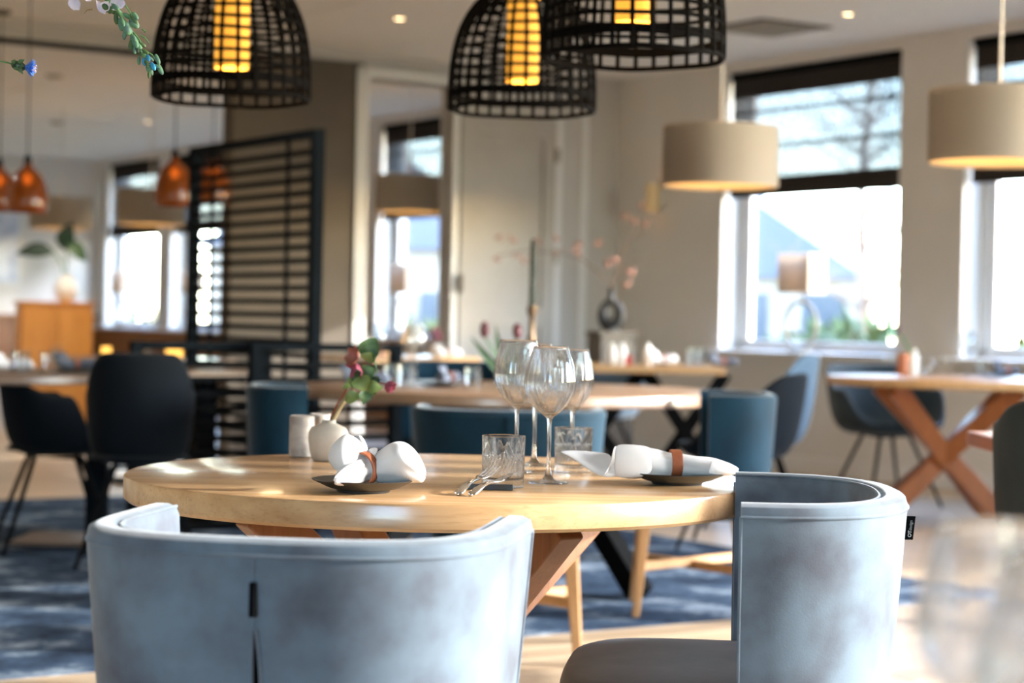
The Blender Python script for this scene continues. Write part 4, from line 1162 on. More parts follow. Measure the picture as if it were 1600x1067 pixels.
def tumbler(label, loc, r_=.0395, h=.092, group='cut crystal tumblers'):
    g = thing('tumbler', label, 'tumbler', loc, .2, group)
    n = 96; K = 26; rows = []
    def cut(t, z):
        a = (t % (2 * PI / 6)) / (2 * PI / 6) * 2 - 1         # six motifs
        zr = z / h; d = 0
        if .08 < zr < .62:                                     # crossed diamond cuts
            x = a * 3; y = (zr - .08) / .54 * 3.6
            g1 = abs(((x + y) % 1) - .5); g2 = abs(((x - y) % 1) - .5)
            d = max(0, .16 - g1, .16 - g2) * 6
        if .62 <= zr < .86:                                    # pointed arches
            y = (zr - .62) / .24; g1 = abs(abs(a) - (.55 - .5 * y)); d = max(0, .10 - g1) * 8
        return 1 - .028 * min(1, d)
    outer = [(r_ * (.955 + .045 * i / K), h * i / K) for i in range(K + 1)]
    b = MB()
    inn = [(r_ - .0028, h), (r_ - .003, h * .6), (r_ * .92, h * .2), (r_ * .85, .016), (r_ * .6, .013), (0, .013)]
    prof = [(0, .001), (r_ * .9, .0005)] + outer + [(r_ - .0014, h + .0008)] + inn
    def rf(t, z, j): return cut(t, z) if 2 <= j < 2 + K + 1 else 1
    b.lathe(prof, 192, rf=rf)
    b.build('glass_body', M['glass'], g, smooth=25)
    return g
tumbler('cut crystal tumbler in front, behind the fork and knife', onT(786, 3.60))
tumbler('cut crystal tumbler at the back, beside the right napkin', onT(895, 3.99), r_=.0385, h=.088)

# dark stoneware plates
def plate(label, loc, r_=.09, group='anthracite side plates under the napkins'):
    g = MB().lathe([(0, .008), (.04, .008), (.06, .011), (r_ - .006, .0185), (r_, .0205), (r_ - .001, .0215), (r_ - .01, .019), (r_ * .6, .0125), (0, .0115)][::-1] + [(0, .008)], 64)
    g = MB().lathe([(0, .0125), (r_ * .55, .0125), (r_ - .01, .0205), (r_ - .001, .0225), (r_, .0215), (r_ * .68, .008), (r_ * .52, .004), (r_ * .5, .0), (r_ * .44, .0), (r_ * .42, .003), (0, .003)], 72).build('plate', M['plate'], smooth=50)
    g.location = loc; return tag(g, label, 'plate', group)
YL = 3.44
plate('anthracite plate under the left napkin', Vector((at(568, 760, YL).x, YL, TZ + .0005)))
YR = 3.74
plate('anthracite plate under the right napkin', Vector((at(1058, 750, YR).x, YR, TZ + .0005)), .094)

def sweep_cloth(b, st, n=36, seed=0, rip=.06):
    """st: stations (x, z, ry, rz, ripple phase) along local x"""
    rows = []
    import bisect
    K = 40; xs = [s_[0] for s_ in st]
    def interp(t):
        i = min(len(st) - 2, int(t * (len(st) - 1))); f = t * (len(st) - 1) - i
        p0, p1, p2, p3 = st[max(0, i - 1)], st[i], st[i + 1], st[min(len(st) - 1, i + 2)]
        return [0.5 * ((2 * b_) + (-a + c_) * f + (2 * a - 5 * b_ + 4 * c_ - d) * f * f + (-a + 3 * b_ - 3 * c_ + d) * f ** 3) for a, b_, c_, d in zip(p0, p1, p2, p3)]
    for k in range(K + 1):
        x, y, z, ry, rz = interp(k / K)
        row = []
        for j in range(n):
            t = 2 * PI * j / n
            nz = noise.noise(Vector((x * 22 + seed, math.cos(t) * 1.3, math.sin(t) * 1.3)))
            cr = math.sin(4 * t + x * 26 + seed) * .5 + math.sin(7 * t - x * 40 + seed * 2) * .3
            f = 1 + rip * cr + rip * 2.2 * nz
            row.append(Vector((x + .003 * nz, y + ry * math.cos(t) * f, z + rz * math.sin(t) * f)))
        rows.append(row)
    b.grid(rows, closed=True)
    b.f.append(tuple(range(len(b.v) - n, len(b.v)))); b.f.append(tuple(reversed(range(n))))
    return b
def linen_weave():
    m_ = M['linen']; t = m_.node_tree; b = t.nodes['Principled BSDF']
    tc = t.nodes.new('ShaderNodeTexCoord'); wv = t.nodes.new('ShaderNodeTexWave'); wv.inputs['Scale'].default_value = 240; wv.wave_type = 'BANDS'; wv.bands_direction = 'DIAGONAL'
    t.links.new(tc.outputs['Object'], wv.inputs['Vector'])
    bp = t.nodes.new('ShaderNodeBump'); bp.inputs['Strength'].default_value = .35; bp.inputs['Distance'].default_value = .0006
    t.links.new(wv.outputs[0], bp.inputs['Height']); t.links.new(bp.outputs[0], b.inputs['Normal'])
linen_weave()
NL = Vector((at(575, 732, YL - .02).x, YL - .02, TZ))
SL = F / (YL - .02)
def L2(px, py, dy=0): q = at(px, py, YL - .02 + dy); return q - NL
nap = thing('napkin', 'white linen napkin pulled through a leather ring on the left plate', 'napkin', NL, 0, 'white linen napkins')
st = [(-.052, -.060, .0245, .003, .003), (-.050, -.056, .0265, .010, .009), (-.040, -.046, .0305, .017, .015), (-.026, -.030, .034, .021, .018), (-.010, -.010, .038, .022, .020), (.004, .004, .041, .021, .020),
      (.020, .014, .046, .032, .028), (.042, .020, .054, .044, .035), (.062, .020, .053, .048, .035), (.080, .016, .044, .042, .027), (.093, .012, .034, .028, .016), (.098, .010, .030, .01, .006)]
b = MB(); sweep_cloth(b, st, 64, 1.3, .075); b.build('rolled_body', M['linen'], nap, smooth=0 or 80, sub=1)
def sheet(b, rows_px, conv, thick=0):
    b.grid([[conv(x, y, d) for x, y, d in row] for row in rows_px]); return b
# raised wing on the left, like a cupped leaf
b = MB()
sheet(b, [[(560, 742, -.01), (566, 735, -.004), (572, 726, .002), (575, 716, .010), (577, 711, .014)],
          [(540, 741, -.022), (546, 726, -.030), (554, 712, -.022), (563, 700, -.004), (569, 694, .010)],
          [(528, 738, -.018), (530, 720, -.036), (537, 703, -.032), (548, 688, -.012), (556, 683, .006)],
          [(520, 731, -.006), (517, 715, -.020), (524, 698, -.020), (536, 684, -.006), (546, 678, .006)],
          [(514, 722, .004), (511, 711, -.004), (517, 697, -.004), (528, 685, .004), (540, 677, .012)]], L2)
b.build('raised_wing', M['linen'], nap, smooth=80, solid=.0022, sub=2)
b = MB()
sheet(b, [[(571, 712, .018), (574, 711, .016), (577, 712, .018)], [(560, 697, .024), (568, 694, .014), (575, 700, .022)], [(554, 686, .026), (562, 682, .016), (571, 690, .024)], [(556, 682, .030), (561, 679, .024), (566, 682, .028)]], L2)
b.build('raised_wing', M['linen'], nap, smooth=80, solid=.0022, sub=2)
b = MB()
sheet(b, [[(576, 712, .02), (580, 708, .006), (586, 714, -.006)], [(574, 706, .024), (581, 701, .01), (590, 706, -.004)], [(576, 702, .03), (583, 699, .02), (592, 700, .006)]], L2)
b.build('raised_wing', M['linen'], nap, smooth=80, solid=.0022, sub=2)
# folded hem over the nose
b = MB()
sheet(b, [[(524, 742, -.030), (530, 750, -.034), (548, 754, -.036)], [(527, 733, -.036), (540, 740, -.043), (556, 744, -.043)], [(536, 727, -.034), (552, 728, -.040), (568, 733, -.036)], [(550, 722, -.024), (562, 722, -.026), (572, 724, -.022)]], L2)
b.build('folded_hem', M['linen'], nap, smooth=80, solid=.0022, sub=2)
def ring(label, c, axis, r_=.0245, w_=.013, th=.0028, group='tan leather napkin rings', rz=1.0):
    g = MB().lathe([(r_, -w_ / 2), (r_ + th, -w_ / 2), (r_ + th, w_ / 2), (r_, w_ / 2), (r_, -w_ / 2)], 48)
    o = g.build('napkin_ring', M['leather'], smooth=30, bevel=.0007)
    o.rotation_mode = 'QUATERNION'; o.rotation_quaternion = Vector(axis).to_track_quat('Z', 'Y')
    o.location = c; return tag(o, label, 'napkin ring', group)
ring('tan leather ring around the left napkin', NL + L2(567, 732), (.55, .83, .10), .0262, .016, .0034)
# right napkin
NR = Vector((at(1055, 726, YR - .02).x, YR - .02, TZ))
def R2(px, py, dy=0): q = at(px, py, YR - .02 + dy); return q - NR
zc0 = lambda px, py: R2(px, py).z
nap2 = thing('napkin', 'white linen napkin with its pointed end hanging left, on the right plate', 'napkin', NR, 0, 'white linen napkins')
def stn(px, yt, yb, ry): a, c_ = R2(px, yt), R2(px, yb); return (a.x, 0, (a.z + c_.z) / 2, ry, (a.z - c_.z) / 2)
st = [stn(962, 712, 742, .006), stn(966, 700, 745, .018), stn(985, 698, 746, .026), stn(1010, 700, 746, .028), stn(1030, 704, 745, .026), stn(1050, 708, 744, .022), stn(1066, 709, 744, .024), stn(1090, 712, 745, .032), stn(1115, 716, 745, .036), stn(1136, 722, 744, .030), stn(1149, 728, 741, .018), stn(1153, 732, 738, .005)]
b = MB(); sweep_cloth(b, st, 64, 4.1, .06); b.build('rolled_body', M['linen'], nap2, smooth=80, sub=1)
b = MB()
sheet(b, [[(963, 693, -.02), (990, 694, -.026), (1017, 697, -.022)], [(959, 702, -.034), (990, 704, -.038), (1018, 706, -.034)], [(960, 722, -.040), (990, 724, -.042), (1018, 722, -.038)], [(958, 738, -.036), (990, 742, -.040), (1022, 733, -.034)], [(962, 747, -.030), (990, 747, -.036), (1012, 744, -.030)]], R2)
b.build('folded_flap', M['linen'], nap2, smooth=80, solid=.0022, sub=2)
b = MB()
sheet(b, [[(876, 705, -.01), (876, 706, -.012), (877, 707, -.014), (878, 707, -.014)],
          [(893, 703, .0), (895, 709, -.014), (897, 714, -.022), (899, 718, -.024)],
          [(915, 704, .004), (918, 717, -.016), (920, 729, -.030), (922, 737, -.030)],
          [(936, 706, .004), (938, 722, -.018), (940, 738, -.034), (944, 747, -.034)],
          [(955, 708, .0), (958, 722, -.018), (962, 735, -.030), (966, 745, -.030)]], R2)
b.build('pointed_end', M['linen'], nap2, smooth=80, solid=.0022, sub=2)
b = MB()
sheet(b, [[(963, 693, -.018), (958, 700, -.030), (957, 715, -.036)], [(966, 706, .0), (956, 722, -.030), (950, 735, -.038)], [(970, 722, .0), (952, 738, -.032), (938, 746, -.038)]], R2)
b.build('folded_flap', M['linen'], nap2, smooth=80, solid=.0022, sub=2)
b = MB()
sheet(b, [[(1110, 716, -.034), (1128, 719, -.030), (1146, 725, -.018)], [(1110, 728, -.040), (1130, 731, -.036), (1152, 733, -.020)], [(1100, 742, -.036), (1128, 742, -.034), (1148, 740, -.020)]], R2)
b.build('folded_hem', M['linen'], nap2, smooth=80, solid=.002, sub=2)
ring('dark leather ring around the right napkin', NR + R2(1055, 724), (1, .12, 0), .0235, .020)

# knife and fork on the slate rest
rs = MB().box((0, 0, .005), (.088, .014, .010)).build('cutlery_rest', M['slate'], smooth=0, bevel=.001)
rc = atz(763, 766, TZ); rs.location = (rc.x, rc.y + .008, TZ + .0005); rs.rotation_euler = (0, 0, R(-4)); tag(rs, 'black slate bar under the fork and knife', 'cutlery rest')
def cutlery(kind, label, px0, py0, px1, py1, Y0, Y1):
    a = at(px0, py0, Y0); a.z = TZ + .005; e_ = at(px1, py1, Y1)
    g = thing(kind, label, kind)
    g.location = a; e_ = e_ - a; L = e_.length; d = e_.normalized()
    s_ = d.cross(Vector((0, 0, 1))).normalized(); n_ = s_.cross(d).normalized()
    P_ = lambda t, x, z: d * (t * L) + s_ * x + n_ * (z + .006 * math.sin(PI * min(1, t / .6)) - .002)
    # handle
    rows = []
    for t, wd, hh in ((-.01, .001, .001), (0, .0055, .003), (.03, .0085, .0042), (.12, .0088, .0044), (.28, .0062, .0034), (.42, .0042, .0026), (.52, .0038, .0022), (.58, .0046, .0018)):
        rows.append([P_(t, wd * math.cos(2 * PI * k / 14), hh * math.sin(2 * PI * k / 14)) for k in range(14)])
    b = MB(); b.grid(rows, closed=True); b.f.append(tuple(range(14))); b.f.append(tuple(reversed(range(len(b.v) - 14, len(b.v)))))
    b.build('handle', M['chrome'], g, smooth=70)
    if kind == 'knife':
        b = MB(); R_ = [(.56, .004, -.003), (.62, .0075, -.0065), (.7, .0085, -.0085), (.82, .0088, -.009), (.93, .0075, -.0075), (1.0, .001, .0)]
        rows = [[P_(t, x0, .0008), P_(t, x1, 0), P_(t, x0, -.0008)] for t, x0, x1 in R_]
        b.grid(rows, closed=True); b.build('blade', M['chrome'], g, smooth=40)
    else:
        b = MB(); rows = []
        for t, wd in ((.56, .004), (.62, .009), (.68, .0118), (.72, .012)):
            rows.append([P_(t, x * wd, .0008 - .003 * (1 - abs(x)) * min(1, (t - .56) / .1)) for x in (-1, -.5, 0, .5, 1)])
        b.grid(rows); b.build('fork_head', M['chrome'], g, smooth=70, solid=.0014)
        for x in (-.0105, -.0035, .0035, .0105):
            MB().tube([P_(.71, x, -.001), P_(.8, x, -.001), P_(.9, x * .97, 0), P_(1.0, x * .93, .003)], [.0015, .0014, .0012, .0007], 6).build('tine', M['chrome'], g)
cutlery('fork', 'chrome fork leaning on the slate rest, left of the knife', 715, 777, 771, 731, 3.40, 3.56)
cutlery('knife', 'chrome table knife leaning on the slate rest', 736, 778, 801, 737, 3.39, 3.53)

# marble shakers, cream vase, hellebore
YV = 4.26
def cylp(label, px, py, Y, r_, h):
    o = MB().lathe([(0, 0), (r_ - .003, 0), (r_, .003), (r_, h - .003), (r_ - .003, h), (r_ - .004, h - .001), (r_ - .006, h - .006), (0, h - .006)], 40).build('marble_holder', M['marble'], smooth=40)
    q = at(px, py, Y); o.location = (q.x, Y, TZ + .0005); return tag(o, label, 'candle holder', 'marble candle holders')
cylp('marble cylinder at left of the cream vase', 471, 712, 4.25, .0268, .089)
cylp('marble cylinder half hidden behind the cream vase', 500, 705, 4.34, .0255, .089)
vr = at(513, 716, 4.16)
V0 = Vector((vr.x, 4.16, TZ + .0005))
def vrf(t, z, j): return 1 + .05 * math.cos(2 * t + .6) + .035 * math.cos(3 * t + z * 30)
va = MB().lathe([(0, 0), (.030, 0), (.035, .004), (.039, .02), (.0415, .045), (.040, .060), (.034, .070), (.022, .075), (.014, .079), (.0145, .085), (.011, .085), (.010, .076), (.03, .06), (0, .02)], 48, rf=vrf).build('cream_vase', M['ceramic'], smooth=60)
va.location = V0; tag(va, 'small cream ceramic vase beside the marble cylinders', 'vase')
hb_ = thing('hellebore', 'hellebore sprig with pink blooms leaning out of the cream vase', 'flower', V0 + Vector((0, 0, .085)))
H0 = V0 + Vector((0, 0, .085))
def h2(x, y, d=0): return at(x, y, 4.16 + d) - H0
MB().tube([(0, 0, -.05), h2(521, 655), h2(530, 638), h2(541, 622), h2(553, 606), h2(563, 592)], [.005, .0052, .005, .0042, .0035, .0025], 8).build('stem', M['stem_pale'], hb_)
MB().tube([(-.002, 0, -.04), h2(517, 652), h2(527, 632), h2(538, 614), h2(545, 600)], .0022, 6).build('stem', M['stem_red'], hb_)
MB().tube([h2(563, 592), h2(580, 588), h2(589, 580), h2(586, 566), h2(578, 556)], .0014, 6).build('stem', M['stem_green'], hb_)
MB().tube([h2(570, 600), h2(590, 598), h2(603, 600)], .0014, 6).build('stem', M['stem_red'], hb_)
LV = [((570, 560), (588, 527), 22, 'leaf', .0), ((572, 556), (566, 534), 12, 'leaf_light', .01), ((586, 553), (592, 541), 9, 'leaf_dark', .01), ((575, 560), (588, 552), 12, 'leaf', -.005),
      ((574, 566), (580, 550), 16, 'leaf_light', -.01), ((566, 588), (586, 575), 18, 'leaf', -.01), ((566, 590), (560, 574), 14, 'leaf', .0), ((563, 586), (572, 612), 20, 'leaf_light', -.015),
      ((585, 598), (592, 588), 10, 'leaf_dark', .0), ((573, 606), (598, 606), 14, 'leaf_light', -.01), ((572, 610), (567, 632), 13, 'leaf', -.012), ((539, 626), (566, 618), 14, 'leaf_light', -.004),
      ((552, 608), (558, 584), 8, 'leaf', .0), ((549, 604), (546, 588), 7, 'leaf_light', .0), ((548, 602), (535, 608), 7, 'leaf_light', -.005), ((578, 605), (585, 618), 10, 'leaf', .008)]
for a, e_, w2, mt, d in LV:
    leafshape(MB(), h2(*a, d), h2(*e_, d * 1.6), w2 * 1.6 / 748, nrm=(random.uniform(-.5, .5), -1, random.uniform(.1, .7)), curl=.12, n=7).build('leaf', M[mt], hb_, smooth=80, sub=1)
def bloom(c, n, size, mt, dirv, spread=.8):
    dirv = Vector(dirv).normalized(); a = dirv.orthogonal().normalized(); bq = dirv.cross(a)
    for k in range(n):
        t = 2 * PI * k / n; rad = a * math.cos(t) + bq * math.sin(t)
        e_ = c + dirv * size * .7 + rad * size * spread
        leafshape(MB(), c, e_, size * .85, nrm=tuple(dirv - rad * .4), curl=-.16, n=6).build('petal', M[mt], hb_, smooth=80, sub=1)
bloom(h2(559, 560), 6, .030, 'petal_rust', (-.7, -.6, .3))
bloom(h2(565, 574), 6, .032, 'petal_pink', (-.8, -.5, -.5))
bloom(h2(562, 584), 4, .026, 'petal_pink', (-.6, -.6, -.8))
bloom(h2(602, 600), 7, .030, 'petal_pink', (.9, -.3, -.45), .42)

# ------------------------------------------------------------------ flowers hanging in from the top left
YF = 3.35
hang = at(70, -150, YF)
fb = thing('hanging_flowers', 'larkspur and cornflower stems dangling in at the top left corner', 'flowers', hang)
f2 = lambda x, y, d=0: at(x, y, YF + d) - hang
MB().tube([(0, 0, 0), (0, 0, CEIL - hang.z)], .002, 6).build('cord', M['taupe'], fb)
MB().sphere((0, 0, 0), (.03, .03, .02), 16, 8).build('knot', M['stem_green'], fb)
spine = [(120, -60), (150, -12), (178, 8), (196, 35), (208, 62), (222, 85), (238, 110)]
MB().tube([(0, 0, 0)] + [f2(*q) for q in spine], [.003, .003, .0028, .0026, .0024, .002, .0018, .0012], 7).build('stem', M['stem_green'], fb)
rng = random.Random(5)
BD = [((188, 28), (191, 48), 6, 'bud'), ((190, 30), (206, 55), 7, 'bud'), ((203, 30), (216, 43), 7.5, 'bud'), ((196, 35), (201, 55), 8, 'bud'), ((205, 20), (214, 40), 6, 'leaf'),
      ((206, 55), (214, 74), 7, 'bud'), ((208, 60), (204, 78), 6, 'leaf'), ((212, 66), (220, 78), 5, 'bud'), ((212, 74), (216, 84), 5, 'leaf_dark'), ((224, 80), (228, 96), 4.5, 'stem_green'),
      ((225, 90), (226, 102), 4.5, 'bud_blue'), ((230, 86), (233, 95), 4, 'bud_blue'), ((236, 98), (242, 109), 4.5, 'bud_blue'), ((232, 104), (238, 117), 4.5, 'bud'), ((243, 85), (249, 100), 4, 'bud'),
      ((246, 100), (254, 116), 4.5, 'bud'), ((215, 30), (207, 20), 5, 'bud'), ((160, 6), (171, 18), 7, 'leaf'), ((178, 10), (170, 20), 6, 'leaf'), ((176, 12), (180, 22), 6, 'leaf')]
sp3 = [f2(*q) for q in spine]
for k in range(22):
    t = 1.6 + 4.3 * k / 22; i_ = int(t); c_ = sp3[i_].lerp(sp3[min(i_ + 1, len(sp3) - 1)], t - i_)
    dn = (sp3[min(i_ + 1, len(sp3) - 1)] - sp3[i_]).normalized(); an = k * 2.4
    o_ = dn.orthogonal().normalized(); o2_ = dn.cross(o_); rd = o_ * math.cos(an) + o2_ * math.sin(an)
    e3 = c_ + rd * .010 + dn * .014; L = .0085 * (1.25 - .5 * k / 22); rr = L * .42
    MB().sphere(e3, (rr, rr, L), 10, 7, M=(rd * .6 + dn).to_track_quat('Z', 'Y').to_matrix().to_4x4()).build('bud', M['bud' if k % 3 else 'leaf'], fb)
    MB().tube([c_, e3], .0009, 5).build('bract', M['stem_green'], fb)
for a, e_, w2, mt in BD:
    A_, E_ = f2(*a, rng.uniform(-.006, .006)), f2(*e_, rng.uniform(-.012, .006))
    mid_ = (A_ + E_) / 2; q = (E_ - A_).to_track_quat('Z', 'Y').to_matrix().to_4x4(); L = (E_ - A_).length
    rr = w2 / 929 / 2 * 1.75
    MB().sphere(mid_, (rr, rr, L * .55), 10, 7, M=q).build('bud', M[mt], fb)
for a, m_, e_ in (((196, 8), (205, 22), (212, 36)), ((222, 45), (228, 50), (225, 51)), ((220, 55), (228, 60), (233, 68)), ((208, 50), (218, 62), (222, 76)), ((226, 78), (238, 86), (250, 104))):
    MB().tube([f2(*a), f2(*m_), f2(*e_)], [.0016, .0014, .0008], 6).build('bract', M['stem_green'], fb)
for c_, e_, w2 in (((116, -8), (116, 17), 20), ((108, -6), (124, 16), 16), ((176, -6), (186, 17), 22), ((170, 2), (158, 18), 16), ((184, -4), (190, 14), 16), ((150, 0), (165, 22), 12), ((136, -8), (142, 2), 12)):
    leafshape(MB(), f2(*c_, -.004), f2(*e_, rng.uniform(-.01, .005)), w2 / 929 * 1.1, nrm=(rng.uniform(-.4, .4), -1, .2), curl=-.15, n=7, fat=.9).build('petal', M['lilac'], fb, smooth=80, sub=1)
MB().tube([f2(145, 14), f2(136, 16), f2(131, 22)], [.0012, .0014, .0004], 6).build('stamen', M['stem_pale'], fb)
MB().tube([(0, 0, 0), f2(60, -90), f2(40, -60), f2(100, -20), f2(116, -6)], .0018, 6).build('stem', M['stem_green'], fb)
MB().tube([(0, 0, 0), f2(-30, -60), f2(-60, 40), f2(-20, 92), f2(12, 98), f2(22, 101)], .0016, 6).build('stem', M['stem_green'], fb)
# cornflower
q = (f2(42, 108) - f2(14, 99)).to_track_quat('Z', 'Y').to_matrix().to_4x4()
MB().sphere(f2(29, 103), (.0085, .0085, .013), 14, 8, M=q).build('calyx', M['leaf_dark'], fb)
for a, e_ in (((20, 100), (24, 93)), ((28, 100), (39, 93)), ((28, 104), (36, 116)), ((22, 104), (30, 110)), ((30, 103), (38, 104))):
    leafshape(MB(), f2(*a, -.006), f2(*e_, -.008), 8 / 929, nrm=(0, -1, .2), n=5).build('bract', M['leaf'], fb, smooth=80)
ax = (f2(60, 108) - f2(38, 105)).normalized(); o1 = ax.orthogonal().normalized(); o2 = ax.cross(o1)
for k in range(26):
    t = 2 * PI * k * .381966; rad = o1 * math.cos(t) + o2 * math.sin(t); rr = .006 + .009 * math.sqrt(k / 26)
    a = f2(39, 105) + rad * .003; e_ = a + ax * (.018 - .006 * k / 26) + rad * rr
    leafshape(MB(), a, e_, .006, nrm=tuple(rad * -1 + ax * .5), n=4, fat=1.2, curl=.05).build('petal', M['corn_blue'], fb, smooth=80)
for k in range(9):
    t = 2 * PI * k / 9; rad = o1 * math.cos(t) + o2 * math.sin(t)
    a = f2(44, 106); MB().tube([a, a + ax * .014 + rad * .006], [.0004, .0007], 5).build('stamen', M['lilac'], fb)

# ------------------------------------------------------------------ small things on the further tables
def simple_tumbler(label, p, group, mat='tumbler_far', r_=.038, h=.09):
    o = MB().lathe([(0, .002), (r_ * .93, .002), (r_, .01), (r_, h), (r_ - .003, h), (r_ - .004, .014), (0, .014)], 28).build('tumbler', M[mat], smooth=40)
    o.location = p; return tag(o, label, 'tumbler', group)
def far_napkin(label, p, rz, group, mat='napkin_grey', s=1.0):
    n_ = thing('napkin', label, 'napkin', p, rz, group)
    b = MB(); sweep_cloth(b, [(-.09 * s, 0, .02, .004, .004), (-.08 * s, 0, .03, .02, .02), (-.04 * s, 0, .028, .022, .022), (0, 0, .024, .018, .018), (.04 * s, 0, .03, .03, .024), (.08 * s, 0, .03, .03, .022), (.1 * s, 0, .02, .01, .006)], 20, rz * 3, .08)
    b.build('rolled_body', M[mat], n_, smooth=80)
    leafshape(MB(), (-.04, 0, .03), (-.11, 0, .075), .06, nrm=(0, -1, .3)).build('raised_wing', M[mat], n_, smooth=80, solid=.003)
    MB().lathe([(.024, -.008), (.028, -.008), (.028, .008), (.024, .008), (.024, -.008)], 20, M=Matrix.Translation((0, 0, .028)) @ Matrix.Rotation(PI / 2, 4, 'Y')).build('ring', M['leather'], n_)
    return n_
def far_plate(label, p, group, r_=.1, mat='plate'):
    o = MB().lathe([(0, .006), (r_ * .6, .006), (r_, .018), (r_, .02), (r_ * .98, .02), (r_ * .6, .010), (0, .010)], 36).build('plate', M[mat], smooth=40)
    o.location = p; return tag(o, label, 'plate', group)
def far_wine(label, p, group, s=1.0):
    return wineglass(label, p, group=group, n=28, flutes=0, fl=0, mat=M['tumbler_far'])
def far_vase(label, p, mat='white_ceramic', r_=.035, h=.1):
    o = MB().lathe([(0, 0), (r_ * .7, 0), (r_, h * .4), (r_ * .8, h * .75), (r_ * .4, h * .9), (r_ * .45, h), (r_ * .3, h), (r_ * .5, h * .7), (0, h * .2)], 24).build('small_vase', M[mat], smooth=50)
    o.location = p; return tag(o, label, 'vase')
def lantern(label, p, s=.085):
    r = thing('candle_lantern', label, 'lantern', p, .3, 'glowing tealight glasses')
    MB().lathe([(0, .002), (s * .42, .002), (s * .5, .01), (s * .5, s), (s * .46, s), (s * .46, .012), (0, .012)], 20).build('glass_cup', M['candle_glow'], r)
    MB().lathe([(0, .012), (.018, .012), (.018, .03), (0, .03)], 14).build('tealight', M['white_ceramic'], r)
    spot(Vector(p) + Vector((0, 0, s + .03)), .6, .02, (1, .6, .25))
    return r
# middle table
MZ = .7705; GM = 'settings on the middle round table'
def mt(px, Y, z=MZ): return Vector((at(px, 600, Y).x, Y, z))
simple_tumbler('glass tumbler at left on the middle round table', mt(610, 8.3), 'tumblers on the middle table')
simple_tumbler('glass tumbler right of it, left of the white lamp foot', mt(634, 7.95), 'tumblers on the middle table', r_=.042, h=.1)
simple_tumbler('glass tumbler near the tulips on the middle table', mt(738, 8.2), 'tumblers on the middle table')
simple_tumbler('glass tumbler standing behind the right wine glass', mt(912, 8.1), 'tumblers on the middle table')
far_wine('wine glass at left on the middle round table', mt(588, 8.6), 'wine glasses on the middle table')
far_wine('wine glass in the middle of the middle round table', mt(650, 8.5), 'wine glasses on the middle table')
far_plate('dark plate at left on the middle table', mt(575, 7.9), 'plates on the middle table')
far_plate('dark plate beside the glasses on the middle table', mt(688, 8.1), 'plates on the middle table')
far_napkin('grey napkin on the left plate of the middle table', mt(572, 7.9, MZ + .01), .3, 'grey napkins')
far_napkin('grey napkin beside the tulips on the middle table', mt(700, 8.5), 1.2, 'grey napkins')
# back oak table
bx = p1.x - .47
def bt(px, Y, z=.7855): return Vector((at(px, 570, Y).x, Y, z))
for px, Y, lab in ((1083, 12.25, 'left of the two bright glasses on the back oak table'), (1097, 12.35, 'right of the two bright glasses on the back oak table')):
    simple_tumbler(lab, bt(px, Y), 'tumblers on the back table', mat='white_ceramic' if False else 'tumbler_far', h=.12)
for px, Y, lab in ((956, 12.3, 'leftmost small white cup on the back oak table'), (972, 12.35, 'tall white cup beside the red card'), (1012, 12.6, 'white cup right of the red card')):
    far_vase(lab, bt(px, Y), h=.13, r_=.03)
b = MB().box((0, 0, .03), (.04, .02, .06)).build('red_card', M['red'], smooth=0, bevel=.003); b.location = bt(982, 12.2); tag(b, 'small red card on the back oak table', 'card')
far_plate('pale plate on the back oak table', bt(1035, 12.4), 'plates on the back table', mat='white_ceramic')
far_napkin('dusty napkin on the pale plate of the back table', bt(1035, 12.4, .80), .4, 'napkins on the back table', 'linen')
far_napkin('dark napkin at the right end of the back table', bt(1130 , 12.5), .2, 'napkins on the back table')
# crossed-leg table
def ct(px, Y, z=.7855): return Vector((at(px, 580, Y).x, Y, z))
o = MB().lathe([(0, 0), (.036, 0), (.038, .12), (.034, .12), (.033, .01), (0, .01)], 24).build('copper_cup', M['copper'], smooth=40); o.location = ct(1412, 11.2); tag(o, 'copper cup on the crossed-leg table', 'cup')
far_vase('slim white vase beside the copper cup', ct(1428, 10.95), h=.15, r_=.03)
st_ = thing('single_stem', 'single green stem in the slim white vase', 'flower', ct(1428, 10.95, .915))
S0 = ct(1428, 10.95, .915)
MB().tube([(0, 0, -.06), at(1420, 545, 10.95) - S0, at(1408, 522, 10.95) - S0], .006, 6).build('stem', M['stem_green'], st_)
MB().sphere(at(1403, 514, 10.95) - S0, (.014, .014, .028), 10, 6).build('flower_head', M['tulip'], st_)
tpt = thing('glass_teapot', 'small glass jug with a loop handle on the crossed-leg table', 'jug', ct(1450, 11.1))
MB().lathe([(0, .002), (.04, .002), (.05, .03), (.045, .07), (.03, .1), (.034, .11)], 24).build('body', M['tumbler_far'], tpt)
MB().tube([(.04, 0, .09), (.08, 0, .11), (.095, 0, .07), (.08, 0, .03), (.045, 0, .03)], .006, 8).build('handle', M['brass'], tpt)
far_plate('dark plate at the right edge on the crossed-leg table', ct(1560, 10.8), 'plates on the crossed-leg table')
far_napkin('grey napkin at the right edge on the crossed-leg table', ct(1572, 10.8, .80), .5, 'napkins on the crossed-leg table')
far_wine('wine glass in front of the window pier on the crossed-leg table', ct(1512, 11.1), 'wine glasses on the crossed-leg table')
simple_tumbler('tumbler at the right of the crossed-leg table', ct(1535, 11.0), 'tumblers on the crossed-leg table')
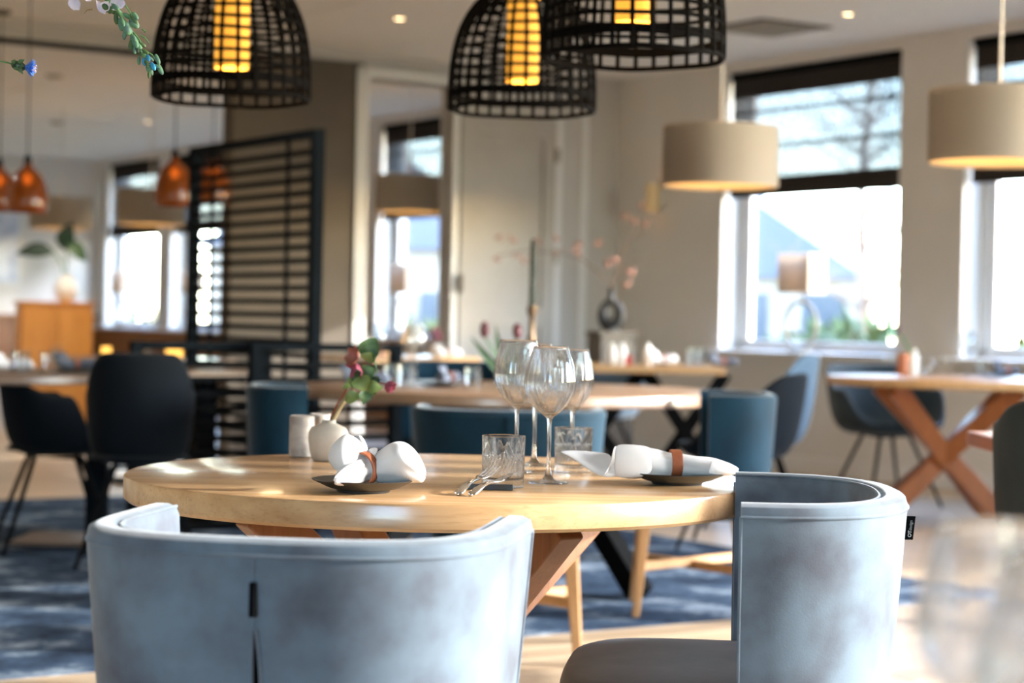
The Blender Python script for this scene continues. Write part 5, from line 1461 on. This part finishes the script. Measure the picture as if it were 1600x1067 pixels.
# left table
def lt2(px, Y, z=.7705): return Vector((at(px, 590, Y).x, Y, z))
simple_tumbler('smoky tumbler, left of two on the dark left table', lt2(31, 8.78), 'tumblers on the left table', h=.10, r_=.044)
simple_tumbler('smoky tumbler, right of two on the dark left table', lt2(76, 8.78), 'tumblers on the left table', h=.10, r_=.041)
far_plate('dark plate on the dark left table', lt2(118, 8.95), 'plates on the left table')
far_napkin('dark grey napkin on the plate of the left table', lt2(120, 8.95, .785), .3, 'napkins on the left table')
far_napkin('pale grey napkin at the right end of the left table', lt2(160, 9.05), 2.4, 'napkins on the left table')
far_napkin('white napkin at the left edge on the left table', lt2(20, 9.2), .5, 'napkins on the left table', 'linen')
lantern('glowing tealight glass above the round-backed dark chair', Vector((at(272, 557, 12.1).x, 12.1, .7705)), .10)
lantern('small tealight glow left of the low divider', Vector((at(166, 555, 12.4).x, 12.4, .7705)), .06)
simple_tumbler('tumbler beside the tealight on the far dark table', Vector((at(225, 560, 12.3).x, 12.3, .7705)), 'tumblers on the far tables')
far_plate('plate on the brown table behind the divider', Vector((-1.5, 9.8, .7705)), 'plates on the far tables', mat='white_ceramic')
# table in front of doorway
def dt(px, Y=12.9, z=.8005): return Vector((at(px, 560, Y).x, Y, z))
o = thing('white_lamp', 'white table lamp with a drum shade in front of the doorway', 'table lamp', dt(645, 12.9))
MB().lathe([(0, 0), (.035, 0), (.03, .012), (.012, .02), (.012, .11), (0, .11)], 20).build('foot', M['white_ceramic'], o)
MB().lathe([(.07, .09), (.062, .2), (.058, .2), (.066, .09), (.07, .09)], 28).build('shade', M['white_ceramic'], o)
fl = thing('pink_posy', 'small purple and pink posy beside the white table lamp', 'flowers', dt(680, 12.9))
MB().lathe([(0, 0), (.025, 0), (.03, .06), (.02, .08), (0, .08)], 18).build('vase', M['white_ceramic'], fl)
for x, z, mtn in ((-.02, .12, 'tulip'), (.02, .13, 'petal_pink'), (.0, .17, 'petal_pink'), (-.035, .16, 'tulip')):
    MB().sphere((x, 0, z), .022, 8, 6).build('bloom', M[mtn], fl)
for px, lab in ((590, 'napkin at the left end of the doorway table'), (700, 'napkin at the right end of the doorway table')):
    far_napkin(lab, dt(px, 12.85), .6, 'napkins on the doorway table', 'linen')
lantern('small tealight on the doorway table', dt(612, 12.8), .05)

# near glasses at the bottom right, out of focus, on a near table
nt_ = thing('near_table', 'table out of frame holding the blurred near glasses', 'table', (.42, 1.0, 0))
round_top(.26, .04, TZ, .005).build('tabletop', M['oak'], nt_, smooth=30)
MB().lathe([(0, .01), (.2, .01), (.2, .02), (.035, .04), (.03, .1), (.03, .69), (.15, .71), (0, .71)], 24).build('pedestal_leg', M['black'], nt_)
def near(px, Y): return Vector((at(px, 1000, Y).x, Y, TZ + .0005))
wineglass('blurred wine glass at the bottom right corner, left one', near(1560, 1.12), h=.192, rm=.047, rr=.034, hb=.08, flutes=16, fl=.02, group='blurred near wine glasses')
wineglass('blurred wine glass at the bottom right corner, right one', near(1668, 1.02), h=.185, rm=.046, rr=.033, hb=.07, flutes=16, fl=.02, group='blurred near wine glasses')
